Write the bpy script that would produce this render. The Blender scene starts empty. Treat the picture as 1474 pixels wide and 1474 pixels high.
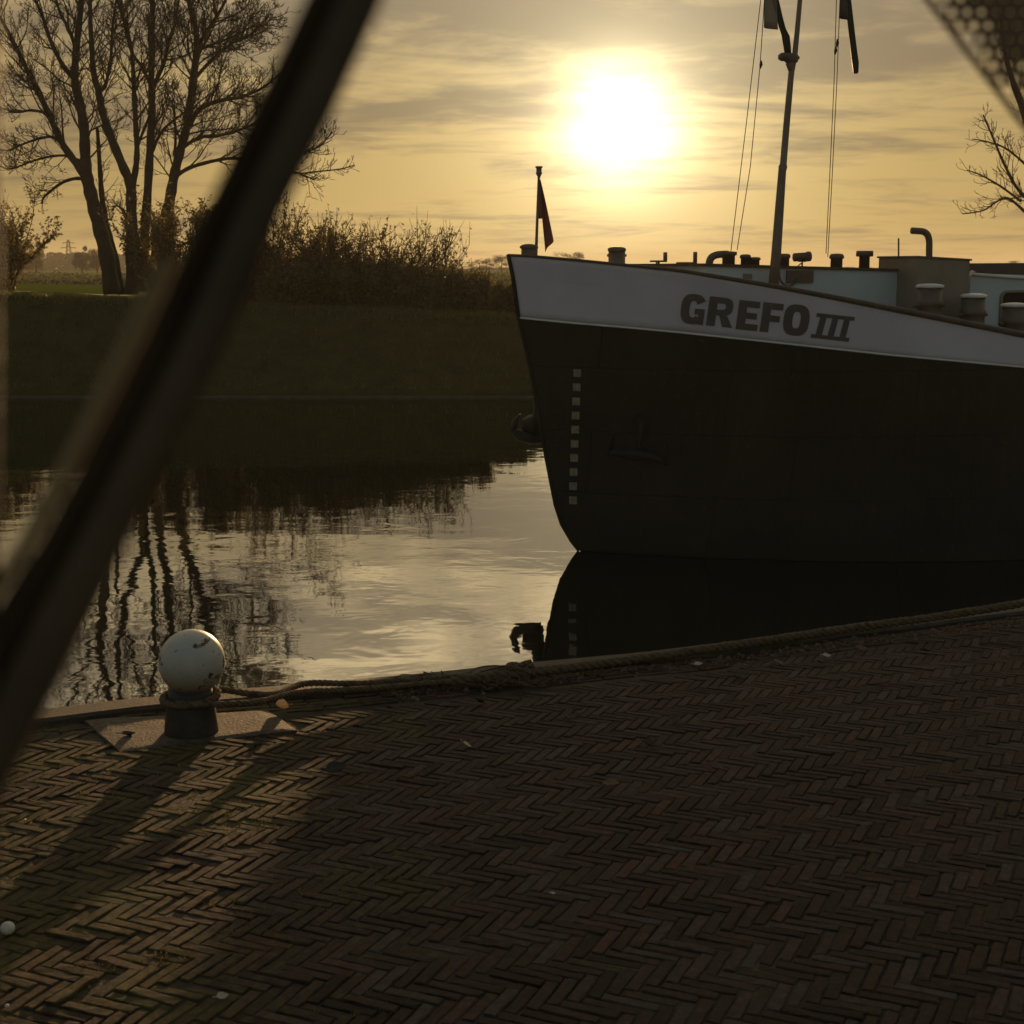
import bpy, math, random
from mathutils import Vector, Matrix, noise as mnoise

R = math.radians
sc = bpy.context.scene
col = sc.collection

# ------------------------------------------------------------------ camera
F = 2200.0                       # focal length in pixels of the 1474 px picture
PITCH = math.atan(352 / F)
EYE = 2.2                        # eye height above the paving (z = 0)
WATER = -1.7
cam_d = bpy.data.cameras.new('camera')
cam_d.sensor_width = 36.0
cam_d.lens = 36.0 * F / 1474
cam_d.clip_start = 0.02
cam_d.clip_end = 9000
cam_d.dof.use_dof = True
cam_d.dof.focus_distance = 13.0
cam_d.dof.aperture_fstop = 7.2
cam = bpy.data.objects.new('camera', cam_d)
cam.location = (0, 0, EYE)
cam.rotation_euler = (math.pi / 2 - PITCH, 0, 0)
col.objects.link(cam)
sc.camera = cam

# ------------------------------------------------------------------ sky, sun, exposure
SUN_AZ, SUN_EL = 3.95, 5.2
SKY_STRENGTH = 0.10
sd = Vector((math.sin(R(SUN_AZ)) * math.cos(R(SUN_EL)), math.cos(R(SUN_AZ)) * math.cos(R(SUN_EL)), math.sin(R(SUN_EL))))
world = bpy.data.worlds.new('World')
sc.world = world
world.use_nodes = True


class NT:
    """small helper for building node trees"""
    def __init__(self, nt):
        self.nt = nt
        nt.nodes.clear()

    def n(self, kind, ins=None, **props):
        nd = self.nt.nodes.new(kind)
        for k, v in props.items():
            setattr(nd, k, v)
        for k, v in (ins or {}).items():
            s = nd.inputs[k]
            if isinstance(v, bpy.types.NodeSocket):
                self.nt.links.new(v, s)
            elif isinstance(v, bpy.types.Node):
                self.nt.links.new(v.outputs[0], s)
            else:
                s.default_value = v
        return nd

    def math(self, op, a, b=0.0, c=0.0, clamp=False):
        return self.n('ShaderNodeMath', {0: a, 1: b, 2: c}, operation=op, use_clamp=clamp).outputs[0]

    def vmath(self, op, a, b=None):
        d = {0: a}
        if b is not None:
            d[1] = b
        return self.n('ShaderNodeVectorMath', d, operation=op)

    def mix(self, f, a, b, blend='MIX'):
        nd = self.nt.nodes.new('ShaderNodeMix')
        nd.data_type = 'RGBA'
        nd.blend_type = blend
        for i, v in ((0, f), (6, a), (7, b)):
            if isinstance(v, bpy.types.NodeSocket):
                self.nt.links.new(v, nd.inputs[i])
            else:
                nd.inputs[i].default_value = v if i == 0 else (*v, 1) if len(v) == 3 else v
        return nd.outputs[2]

    def ramp(self, f, stops):
        nd = self.n('ShaderNodeValToRGB', {0: f})
        cr = nd.color_ramp
        while len(cr.elements) < len(stops):
            cr.elements.new(0.5)
        for e, (p, c) in zip(cr.elements, stops):
            e.position = p
            e.color = (*c, 1) if not isinstance(c, (int, float)) else (c, c, c, 1)
        return nd.outputs[0]


w = NT(world.node_tree)
tc = w.n('ShaderNodeTexCoord')
dirv = w.vmath('NORMALIZE', tc.outputs['Generated']).outputs[0]
sky = w.n('ShaderNodeTexSky', sky_type='NISHITA', sun_disc=False, sun_elevation=R(SUN_EL), sun_rotation=R(SUN_AZ),
          air_density=1.6, dust_density=4.0, ozone_density=1.0, altitude=0.0)
sep = w.n('ShaderNodeSeparateXYZ', {0: dirv})
elev = sep.outputs[2]
cosang = w.vmath('DOT_PRODUCT', dirv, tuple(sd)).outputs['Value']
ang = w.math('DEGREES', w.math('ARCCOSINE', w.math('MINIMUM', cosang, 0.999999)))
# cloud layer: the direction projected on a flat layer overhead
den = w.math('ADD', w.math('MAXIMUM', elev, 0.0), 0.10)
px_ = w.math('DIVIDE', sep.outputs[0], den)
py_ = w.math('DIVIDE', sep.outputs[1], den)
lay = w.n('ShaderNodeCombineXYZ', {0: w.math('MULTIPLY', px_, 0.75), 1: w.math('MULTIPLY', py_, 1.15), 2: 0.3}).outputs[0]
n1 = w.n('ShaderNodeTexNoise', {'Vector': lay, 'Scale': 1.1, 'Detail': 9.0, 'Roughness': 0.60, 'Distortion': 0.45}).outputs[0]
n2 = w.n('ShaderNodeTexNoise', {'Vector': lay, 'Scale': 3.6, 'Detail': 6.0, 'Roughness': 0.6, 'Distortion': 0.8}).outputs[0]
cl = w.math('ADD', w.math('MULTIPLY', n1, 0.72), w.math('MULTIPLY', n2, 0.28))
# thicker cloud higher up
thick = w.math('MULTIPLY', w.n('ShaderNodeMapRange', {0: elev, 1: 0.05, 2: 0.155, 3: 0.0, 4: 1.0}, clamp=True).outputs[0], 0.105)
cm = w.n('ShaderNodeMapRange', {0: w.math('ADD', cl, thick), 1: 0.47, 2: 0.66, 3: 0.0, 4: 1.0}, interpolation_type='SMOOTHSTEP').outputs[0]
# brightness of thin veil of cloud by angle from the sun
g_wide = w.math('EXPONENT', w.math('MULTIPLY', ang, -1 / 16.0))
g_mid = w.math('EXPONENT', w.math('MULTIPLY', w.math('POWER', w.math('MULTIPLY', ang, 1 / 4.2), 1.6), -1.0))
g_core = w.math('EXPONENT', w.math('MULTIPLY', w.math('POWER', w.math('MULTIPLY', ang, 1 / 1.9), 2.0), -1.0))
base = w.mix(1.0, sky.outputs[0], (1.55, 1.6, 1.75), 'MULTIPLY')
GOLD = (1.0, 0.70, 0.27)
front = w.n('ShaderNodeMapRange', {0: cosang, 1: 0.1, 2: 0.9, 3: 0.0, 4: 1.0}, interpolation_type='SMOOTHSTEP').outputs[0]
veil_b = w.math('ADD', w.math('MULTIPLY', g_wide, 5.9), 2.55)
hi_ = w.n('ShaderNodeMapRange', {0: elev, 1: 0.03, 2: 0.22, 3: 0.0, 4: 1.0}, interpolation_type='SMOOTHSTEP').outputs[0]
vcol = w.mix(hi_, (1.0, 0.695, 0.25), (0.95, 0.72, 0.38))
above = w.n('ShaderNodeMapRange', {0: elev, 1: 0.15, 2: 0.24, 3: 1.0, 4: 3.5}, interpolation_type='SMOOTHSTEP').outputs[0]  # extra brightness added to the unseen sky higher up, to lighten the water
veil_b = w.math('MULTIPLY', veil_b, above)
veil = w.mix(1.0, vcol, w.n('ShaderNodeCombineXYZ', {0: veil_b, 1: veil_b, 2: veil_b}).outputs[0], 'MULTIPLY')
glow_b = w.math('ADD', w.math('MULTIPLY', g_mid, 8.5), w.math('MULTIPLY', g_core, 26.0))
glow = w.mix(1.0, (1.0, 0.84, 0.50), w.n('ShaderNodeCombineXYZ', {0: glow_b, 1: glow_b, 2: glow_b}).outputs[0], 'MULTIPLY')
clear = w.mix(front, base, veil)
cloud_b = w.math('ADD', w.math('MULTIPLY', g_wide, 3.2), w.math('ADD', 1.15, w.math('MULTIPLY', w.n('ShaderNodeMapRange', {0: elev, 1: 0.17, 2: 0.30, 3: 0.0, 4: 1.0}).outputs[0], 2.2)))
ccol = w.mix(hi_, (0.84, 0.63, 0.36), (0.84, 0.69, 0.48))
cloud = w.mix(1.0, ccol, w.n('ShaderNodeCombineXYZ', {0: cloud_b, 1: cloud_b, 2: cloud_b}).outputs[0], 'MULTIPLY')
cloud_back = w.mix(1.0, base, (0.95, 0.95, 0.95), 'MULTIPLY')
cloudc = w.mix(front, cloud_back, cloud)
tot = w.mix(w.math('MULTIPLY', cm, 0.85), clear, cloudc)
glow_t = w.mix(w.math('MULTIPLY', cm, 0.3), glow, (0, 0, 0))
tot = w.mix(1.0, tot, glow_t, 'ADD')
bg = w.n('ShaderNodeBackground', {0: tot, 1: SKY_STRENGTH})
w.n('ShaderNodeOutputWorld', {0: bg})

sun_d = bpy.data.lights.new('sun', 'SUN')
sun_d.energy = 5.0
sun_d.angle = R(0.9)
sun_d.color = (1.0, 0.60, 0.27)
sun = bpy.data.objects.new('sun', sun_d)
sun.rotation_euler = sd.to_track_quat('Z', 'Y').to_euler()
sun.location = (0, 0, 60)
col.objects.link(sun)

sc.view_settings.view_transform = 'Standard'
sc.view_settings.look = 'None'
sc.view_settings.exposure = 0.0
sc.view_settings.gamma = 1.0
sc.render.engine = 'CYCLES'
sc.cycles.use_denoising = True
sc.cycles.max_bounces = 8
sc.cycles.volume_bounces = 1

# ------------------------------------------------------------------ pixel <-> place helpers
CP, SP = math.cos(PITCH), math.sin(PITCH)


def ray(x, y):
    b = (737 - y) / F
    return ((x - 737) / F, CP + b * SP, b * CP - SP)


def at(x, y, Y):
    r = ray(x, y)
    t = Y / r[1]
    return Vector((r[0] * t, Y, EYE + r[2] * t))


def gp(x, y, z=0.0):
    r = ray(x, y)
    t = (z - EYE) / r[2]
    return Vector((r[0] * t, r[1] * t, z))


def zpx(y, Y):
    r = ray(0, y)
    return EYE + r[2] / r[1] * Y


def proj_x(p):
    d = p[1] * CP - (p[2] - EYE) * SP
    return 737 + F * p[0] / d


def lerp_tab(tab, x):
    if x <= tab[0][0]:
        return tab[0][1]
    for (x0, y0), (x1, y1) in zip(tab, tab[1:]):
        if x <= x1:
            return y0 + (y1 - y0) * (x - x0) / (x1 - x0)
    return tab[-1][1]


# ------------------------------------------------------------------ object helpers
def tag(o, label=None, cat=None, group=None, kind=None):
    if label:
        o['label'] = label
    if cat:
        o['category'] = cat
    if group:
        o['group'] = group
    if kind:
        o['kind'] = kind
    return o


def empty(name, loc, label, cat, group=None):
    o = bpy.data.objects.new(name, None)
    o.empty_display_size = 0.2
    o.location = loc
    col.objects.link(o)
    return tag(o, label, cat, group)


class MB:
    """collects vertices and faces in world space, then becomes ONE mesh object"""
    def __init__(self):
        self.v, self.f = [], []

    def add(self, vs, fs):
        n = len(self.v)
        self.v.extend(tuple(p) for p in vs)
        self.f.extend(tuple(i + n for i in f) for f in fs)
        return self

    def box(self, c, size, rot=None, taper=1.0, bev=0.0):
        sx, sy, sz = (s / 2 for s in size)
        if bev > 0:
            vs = []
            rings = [(-sz, -bev), (-sz + bev, 0), (sz - bev, 0), (sz, -bev)]
            for z, o in rings:
                x, y, b = sx + o, sy + o, bev * 0.7
                vs += [Vector(p) for p in ((x, -y + b, z), (x, y - b, z), (x - b, y, z), (-x + b, y, z),
                                           (-x, y - b, z), (-x, -y + b, z), (-x + b, -y, z), (x - b, -y, z))]
            fs = []
            for k in range(3):
                for i in range(8):
                    j = (i + 1) % 8
                    fs.append((k * 8 + i, k * 8 + j, k * 8 + 8 + j, k * 8 + 8 + i))
            fs.append(tuple(range(7, -1, -1)))
            fs.append(tuple(range(24, 32)))
        else:
            vs = [Vector((x * (taper if z > 0 else 1), y * (taper if z > 0 else 1), z)) for z in (-sz, sz)
                  for x, y in ((-sx, -sy), (sx, -sy), (sx, sy), (-sx, sy))]
            fs = [(3, 2, 1, 0), (4, 5, 6, 7), (0, 1, 5, 4), (1, 2, 6, 5), (2, 3, 7, 6), (3, 0, 4, 7)]
        if rot is not None:
            vs = [rot @ p for p in vs]
        c = Vector(c)
        return self.add([p + c for p in vs], fs)

    def tube(self, pts, rad, k=8, caps=True, closed=False):
        pts = [Vector(p) for p in pts]
        n = len(pts)
        rads = [rad] * n if isinstance(rad, (int, float)) else rad
        vs, fs = [], []
        ref = None
        for i, p in enumerate(pts):
            if closed:
                t = pts[(i + 1) % n] - pts[i - 1]
            else:
                t = pts[min(i + 1, n - 1)] - pts[max(i - 1, 0)]
            t = t.normalized() if t.length > 1e-9 else Vector((0, 0, 1))
            if ref is None:
                ref = Vector((0, 0, 1)) if abs(t.z) < 0.9 else Vector((1, 0, 0))
            a = ref - t * ref.dot(t)
            if a.length < 1e-6:
                a = t.orthogonal()
            a.normalize()
            ref = a
            b = t.cross(a)
            for j in range(k):
                an = 2 * math.pi * j / k
                vs.append(p + (a * math.cos(an) + b * math.sin(an)) * rads[i])
        m = n if closed else n - 1
        for i in range(m):
            for j in range(k):
                j2 = (j + 1) % k
                i2 = (i + 1) % n
                fs.append((i * k + j, i * k + j2, i2 * k + j2, i2 * k + j))
        if caps and not closed:
            fs.append(tuple(range(k - 1, -1, -1)))
            fs.append(tuple(range((n - 1) * k, n * k)))
        return self.add(vs, fs)

    def lathe(self, prof, c, k=24, axis=None):
        """profile of (radius, height)"""
        c = Vector(c)
        vs, fs = [], []
        q = Vector(axis).to_track_quat('Z', 'Y') if axis is not None else None
        for r, h in prof:
            for j in range(k):
                a = 2 * math.pi * j / k
                p = Vector((r * math.cos(a), r * math.sin(a), h))
                if q:
                    p = q @ p
                vs.append(p + c)
        for i in range(len(prof) - 1):
            for j in range(k):
                j2 = (j + 1) % k
                fs.append((i * k + j, i * k + j2, (i + 1) * k + j2, (i + 1) * k + j))
        fs.append(tuple(range(k - 1, -1, -1)))
        fs.append(tuple(range((len(prof) - 1) * k, len(prof) * k)))
        return self.add(vs, fs)

    def grid(self, rows):
        """rows of equally many points"""
        m = len(rows[0])
        vs = [p for r in rows for p in r]
        fs = []
        for i in range(len(rows) - 1):
            for j in range(m - 1):
                fs.append((i * m + j, i * m + j + 1, (i + 1) * m + j + 1, (i + 1) * m + j))
        return self.add(vs, fs)

    def build(self, name, mat, parent=None, smooth=True, solid=0.0, loc=None):
        o_loc = Vector(loc) if loc is not None else (parent.matrix_world.translation if False else Vector((0, 0, 0)))
        me = bpy.data.meshes.new(name)
        par_off = parent_world(parent) if parent else Vector((0, 0, 0))
        if parent is None and loc is None and self.v:
            n = len(self.v)
            xs = [p[0] for p in self.v]
            ys = [p[1] for p in self.v]
            zs = [p[2] for p in self.v]
            o_loc = Vector(((min(xs) + max(xs)) / 2, (min(ys) + max(ys)) / 2, min(zs)))
        off = o_loc if parent is None else par_off
        me.from_pydata([(p[0] - off.x, p[1] - off.y, p[2] - off.z) for p in self.v], [], self.f)
        if smooth:
            me.polygons.foreach_set('use_smooth', [True] * len(me.polygons))
        me.materials.append(mat)
        me.update()
        o = bpy.data.objects.new(name, me)
        col.objects.link(o)
        if parent is None:
            o.location = o_loc
        else:
            o.parent = parent
        if smooth == 'auto':
            try:
                me.set_sharp_from_angle(angle=R(35))
            except Exception:
                pass
        if solid:
            md = o.modifiers.new('thickness', 'SOLIDIFY')
            md.thickness = solid
            md.offset = 0
        return o


def parent_world(o):
    p = Vector(o.location)
    while o.parent:
        o = o.parent
        p += Vector(o.location)
    return p


def catmull(pts, sub=6):
    pts = [Vector(p) for p in pts]
    out = []
    for i in range(len(pts) - 1):
        p0, p1, p2, p3 = pts[max(i - 1, 0)], pts[i], pts[i + 1], pts[min(i + 2, len(pts) - 1)]
        for k in range(sub):
            t = k / sub
            out.append(0.5 * ((2 * p1) + (p2 - p0) * t + (2 * p0 - 5 * p1 + 4 * p2 - p3) * t * t + (3 * p1 - p0 - 3 * p2 + p3) * t ** 3))
    out.append(pts[-1])
    return out


# ------------------------------------------------------------------ materials
def pmat(name, c1, c2=None, scale=3.0, rough=0.7, bump=0.0, bscale=None, metallic=0.0, detail=6.0, spec=0.5,
         lo=0.35, hi=0.65, coord='Object', sub=0.0, stretch=None):
    m = bpy.data.materials.new(name)
    m.use_nodes = True
    t = NT(m.node_tree)
    tcn = t.n('ShaderNodeTexCoord')
    vec = tcn.outputs[coord]
    if stretch:
        vec = t.n('ShaderNodeMapping', {0: vec, 3: stretch}).outputs[0]
    b = t.n('ShaderNodeBsdfPrincipled', {'Roughness': rough, 'Metallic': metallic, 'Specular IOR Level': spec})
    if c2 is not None:
        nz = t.n('ShaderNodeTexNoise', {'Vector': vec, 'Scale': scale, 'Detail': detail, 'Roughness': 0.6})
        c = t.ramp(nz.outputs[0], [(lo, c1), (hi, c2)])
        m.node_tree.links.new(c, b.inputs['Base Color'])
    else:
        b.inputs['Base Color'].default_value = (*c1, 1)
    if bump:
        nb = t.n('ShaderNodeTexNoise', {'Vector': vec, 'Scale': bscale or scale * 4, 'Detail': 5.0, 'Roughness': 0.65})
        bp = t.n('ShaderNodeBump', {'Strength': bump, 'Distance': 0.02, 'Height': nb.outputs[0]})
        m.node_tree.links.new(bp.outputs[0], b.inputs['Normal'])
    t.n('ShaderNodeOutputMaterial', {0: b})
    return m


def leaf_mat(name, c1, c2, trans=0.4):
    m = bpy.data.materials.new(name)
    m.use_nodes = True
    t = NT(m.node_tree)
    g = t.n('ShaderNodeNewGeometry')
    c = t.ramp(g.outputs['Random Per Island'], [(0.0, c1), (1.0, c2)])
    d = t.n('ShaderNodeBsdfDiffuse', {0: c})
    tr = t.n('ShaderNodeBsdfTranslucent', {0: c})
    gl = t.n('ShaderNodeBsdfGlossy', {0: (0.6, 0.6, 0.6, 1), 'Roughness': 0.35})
    mx = t.n('ShaderNodeMixShader', {0: trans, 1: d.outputs[0], 2: tr.outputs[0]})
    mx2 = t.n('ShaderNodeMixShader', {0: 0.05, 1: mx.outputs[0], 2: gl.outputs[0]})
    t.n('ShaderNodeOutputMaterial', {0: mx2})
    return m


def water_mat():
    m = bpy.data.materials.new('canal_water')
    m.use_nodes = True
    t = NT(m.node_tree)
    g = t.n('ShaderNodeNewGeometry')
    pos = g.outputs['Position']
    def nz(sx, sy, sc_, det, dist=0.0):
        v = t.n('ShaderNodeMapping', {0: pos, 3: (sx, sy, 1)}).outputs[0]
        return t.n('ShaderNodeTexNoise', {'Vector': v, 'Scale': sc_, 'Detail': det, 'Roughness': 0.5, 'Distortion': dist}).outputs[0]
    big = nz(0.35, 1.0, 0.55, 1.5)
    mid = nz(0.85, 0.9, 1.7, 2.0, 0.4)
    fine = nz(0.7, 1.0, 6.5, 2.0, 0.2)
    patch = t.ramp(nz(0.25, 0.6, 0.30, 2.0), [(0.42, 0.15), (0.62, 1.0)])
    h = t.math('ADD', t.math('MULTIPLY', big, 0.009), t.math('MULTIPLY', mid, 0.0034))
    h = t.math('ADD', h, t.math('MULTIPLY', t.math('MULTIPLY', fine, patch), 0.0009))
    bp = t.n('ShaderNodeBump', {'Strength': 1.0, 'Distance': 1.0, 'Height': h})
    b = t.n('ShaderNodeBsdfPrincipled', {'Base Color': (0.008, 0.010, 0.006, 1), 'Roughness': 0.02, 'IOR': 4.2, 'Normal': bp.outputs[0]})
    t.n('ShaderNodeOutputMaterial', {0: b})
    return m


def brick_mat():
    m = bpy.data.materials.new('paving_brick')
    m.use_nodes = True
    t = NT(m.node_tree)
    g = t.n('ShaderNodeNewGeometry')
    pos = g.outputs['Position']
    rnd = g.outputs['Random Per Island']
    c = t.ramp(rnd, [(0.0, (0.024, 0.017, 0.013)), (0.22, (0.040, 0.026, 0.019)), (0.45, (0.048, 0.030, 0.022)), (0.62, (0.038, 0.029, 0.020)),
                     (0.78, (0.056, 0.036, 0.027)), (0.92, (0.060, 0.050, 0.044)), (1.0, (0.074, 0.036, 0.026))])
    n1 = t.n('ShaderNodeTexNoise', {'Vector': pos, 'Scale': 22.0, 'Detail': 8.0, 'Roughness': 0.7}).outputs[0]
    n2 = t.n('ShaderNodeTexNoise', {'Vector': pos, 'Scale': 1.3, 'Detail': 5.0, 'Roughness': 0.6}).outputs[0]
    n3 = t.n('ShaderNodeTexNoise', {'Vector': pos, 'Scale': 90.0, 'Detail': 4.0, 'Roughness': 0.7}).outputs[0]
    c = t.mix(1.0, c, t.ramp(n1, [(0.3, 0.55), (0.7, 1.25)]), 'MULTIPLY')
    c = t.mix(1.0, c, t.ramp(n3, [(0.35, 0.7), (0.65, 1.2)]), 'MULTIPLY')
    # moss and lichen, mostly to the left
    sx = t.n('ShaderNodeSeparateXYZ', {0: pos})
    left = t.n('ShaderNodeMapRange', {0: sx.outputs[0], 1: -1.2, 2: 0.6, 3: 0.10, 4: -0.05}).outputs[0]
    mm = t.math('ADD', t.math('ADD', t.math('MULTIPLY', n1, 0.5), t.math('MULTIPLY', n2, 0.5)), left)
    c = t.mix(t.ramp(mm, [(0.555, 0.0), (0.68, 0.8)]), c, (0.075, 0.064, 0.013))
    c = t.mix(t.ramp(n2, [(0.5, 0.0), (0.75, 0.4)]), c, (0.034, 0.030, 0.022))
    h = t.math('ADD', t.math('MULTIPLY', n1, 0.6), t.math('MULTIPLY', n3, 0.4))
    bp = t.n('ShaderNodeBump', {'Strength': 0.7, 'Distance': 0.006, 'Height': h})
    b = t.n('ShaderNodeBsdfPrincipled', {'Base Color': c, 'Roughness': 0.85, 'Specular IOR Level': 0.15, 'Normal': bp.outputs[0]})
    t.n('ShaderNodeOutputMaterial', {0: b})
    return m


def ball_mat():
    m = bpy.data.materials.new('chipped_white_paint')
    m.use_nodes = True
    t = NT(m.node_tree)
    tcn = t.n('ShaderNodeTexCoord')
    v = tcn.outputs['Object']
    na = t.n('ShaderNodeTexNoise', {'Vector': v, 'Scale': 7.5, 'Detail': 7.0, 'Roughness': 0.62, 'Distortion': 0.9}).outputs[0]
    nb = t.n('ShaderNodeTexNoise', {'Vector': v, 'Scale': 26.0, 'Detail': 5.0, 'Roughness': 0.65}).outputs[0]
    sx = t.n('ShaderNodeSeparateXYZ', {0: v})
    low = t.n('ShaderNodeMapRange', {0: sx.outputs[2], 1: 0.22, 2: 0.40, 3: 0.06, 4: 0.0}).outputs[0]
    chips = t.ramp(t.math('ADD', t.math('ADD', t.math('MULTIPLY', na, 0.75), t.math('MULTIPLY', nb, 0.25)), low), [(0.582, 0.0), (0.595, 1.0)])
    specks = t.ramp(nb, [(0.66, 0.0), (0.69, 1.0)])
    paint = t.ramp(na, [(0.3, (0.34, 0.33, 0.29)), (0.7, (0.46, 0.44, 0.39))])
    dirt = t.n('ShaderNodeMapRange', {0: sx.outputs[2], 1: 0.20, 2: 0.36, 3: 0.75, 4: 0.0}).outputs[0]
    paint = t.mix(dirt, paint, (0.17, 0.12, 0.07))
    c = t.mix(t.math('MAXIMUM', chips, specks), paint, (0.055, 0.026, 0.014))
    h = t.math('SUBTRACT', 1.0, t.math('MAXIMUM', chips, specks))
    bp = t.n('ShaderNodeBump', {'Strength': 0.5, 'Distance': 0.003, 'Height': h})
    b = t.n('ShaderNodeBsdfPrincipled', {'Base Color': c, 'Roughness': 0.48, 'Normal': bp.outputs[0]})
    t.n('ShaderNodeOutputMaterial', {0: b})
    return m


def rope_mat():
    m = bpy.data.materials.new('rope_fibre')
    m.use_nodes = True
    t = NT(m.node_tree)
    g = t.n('ShaderNodeNewGeometry')
    nz = t.n('ShaderNodeTexNoise', {'Vector': g.outputs['Position'], 'Scale': 35.0, 'Detail': 6.0}).outputs[0]
    c = t.ramp(nz, [(0.3, (0.06, 0.042, 0.026)), (0.7, (0.15, 0.108, 0.066))])
    bp = t.n('ShaderNodeBump', {'Strength': 0.6, 'Distance': 0.006, 'Height': nz})
    b = t.n('ShaderNodeBsdfPrincipled', {'Base Color': c, 'Roughness': 0.9, 'Specular IOR Level': 0.15, 'Normal': bp.outputs[0]})
    t.n('ShaderNodeOutputMaterial', {0: b})
    return m


def hull_mat():
    m = bpy.data.materials.new('dark_hull_paint')
    m.use_nodes = True
    t = NT(m.node_tree)
    v = t.n('ShaderNodeTexCoord').outputs['Object']
    rot = t.n('ShaderNodeMapping', {0: v, 2: (0, 0, -R(18))}).outputs[0]
    sp = t.n('ShaderNodeSeparateXYZ', {0: rot})
    az = t.n('ShaderNodeCombineXYZ', {0: sp.outputs[0], 1: sp.outputs[2], 2: 0.0}).outputs[0]
    pl = t.n('ShaderNodeTexBrick', {'Vector': az, 'Scale': 1.0, 'Mortar Size': 0.012, 'Mortar Smooth': 0.6, 'Brick Width': 2.3, 'Row Height': 0.86}, offset=0.37)
    seam = pl.outputs['Fac']
    big = t.n('ShaderNodeTexNoise', {'Vector': v, 'Scale': 0.8, 'Detail': 6.0, 'Roughness': 0.6}).outputs[0]
    st = t.n('ShaderNodeMapping', {0: az, 3: (5.0, 0.55, 1.0)}).outputs[0]
    streak = t.n('ShaderNodeTexNoise', {'Vector': st, 'Scale': 1.6, 'Detail': 7.0, 'Roughness': 0.65}).outputs[0]
    fine = t.n('ShaderNodeTexNoise', {'Vector': v, 'Scale': 9.0, 'Detail': 6.0, 'Roughness': 0.7}).outputs[0]
    c = t.ramp(big, [(0.35, (0.016, 0.015, 0.013)), (0.7, (0.034, 0.028, 0.021))])
    c = t.mix(t.ramp(t.math('ADD', t.math('MULTIPLY', streak, 0.7), t.math('MULTIPLY', fine, 0.3)), [(0.52, 0.0), (0.68, 0.6)]), c, (0.048, 0.029, 0.019))
    c = t.mix(t.ramp(fine, [(0.62, 0.0), (0.70, 0.7)]), c, (0.055, 0.046, 0.036))
    wl = t.n('ShaderNodeMapRange', {0: t.math('ADD', sp.outputs[2], t.math('MULTIPLY', streak, 0.5)), 1: 0.25, 2: 0.62, 3: 0.85, 4: 0.0}).outputs[0]
    c = t.mix(wl, c, (0.030, 0.032, 0.020))
    c = t.mix(t.math('MULTIPLY', seam, 0.25), c, (0.012, 0.010, 0.008))
    h = t.math('ADD', t.math('MULTIPLY', seam, -0.5), t.math('ADD', t.math('MULTIPLY', big, 2.2), t.math('MULTIPLY', fine, 0.25)))
    bp = t.n('ShaderNodeBump', {'Strength': 0.9, 'Distance': 0.03, 'Height': h})
    b = t.n('ShaderNodeBsdfPrincipled', {'Base Color': c, 'Roughness': 0.5, 'Specular IOR Level': 0.22, 'Normal': bp.outputs[0]})
    t.n('ShaderNodeOutputMaterial', {0: b})
    return m


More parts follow.
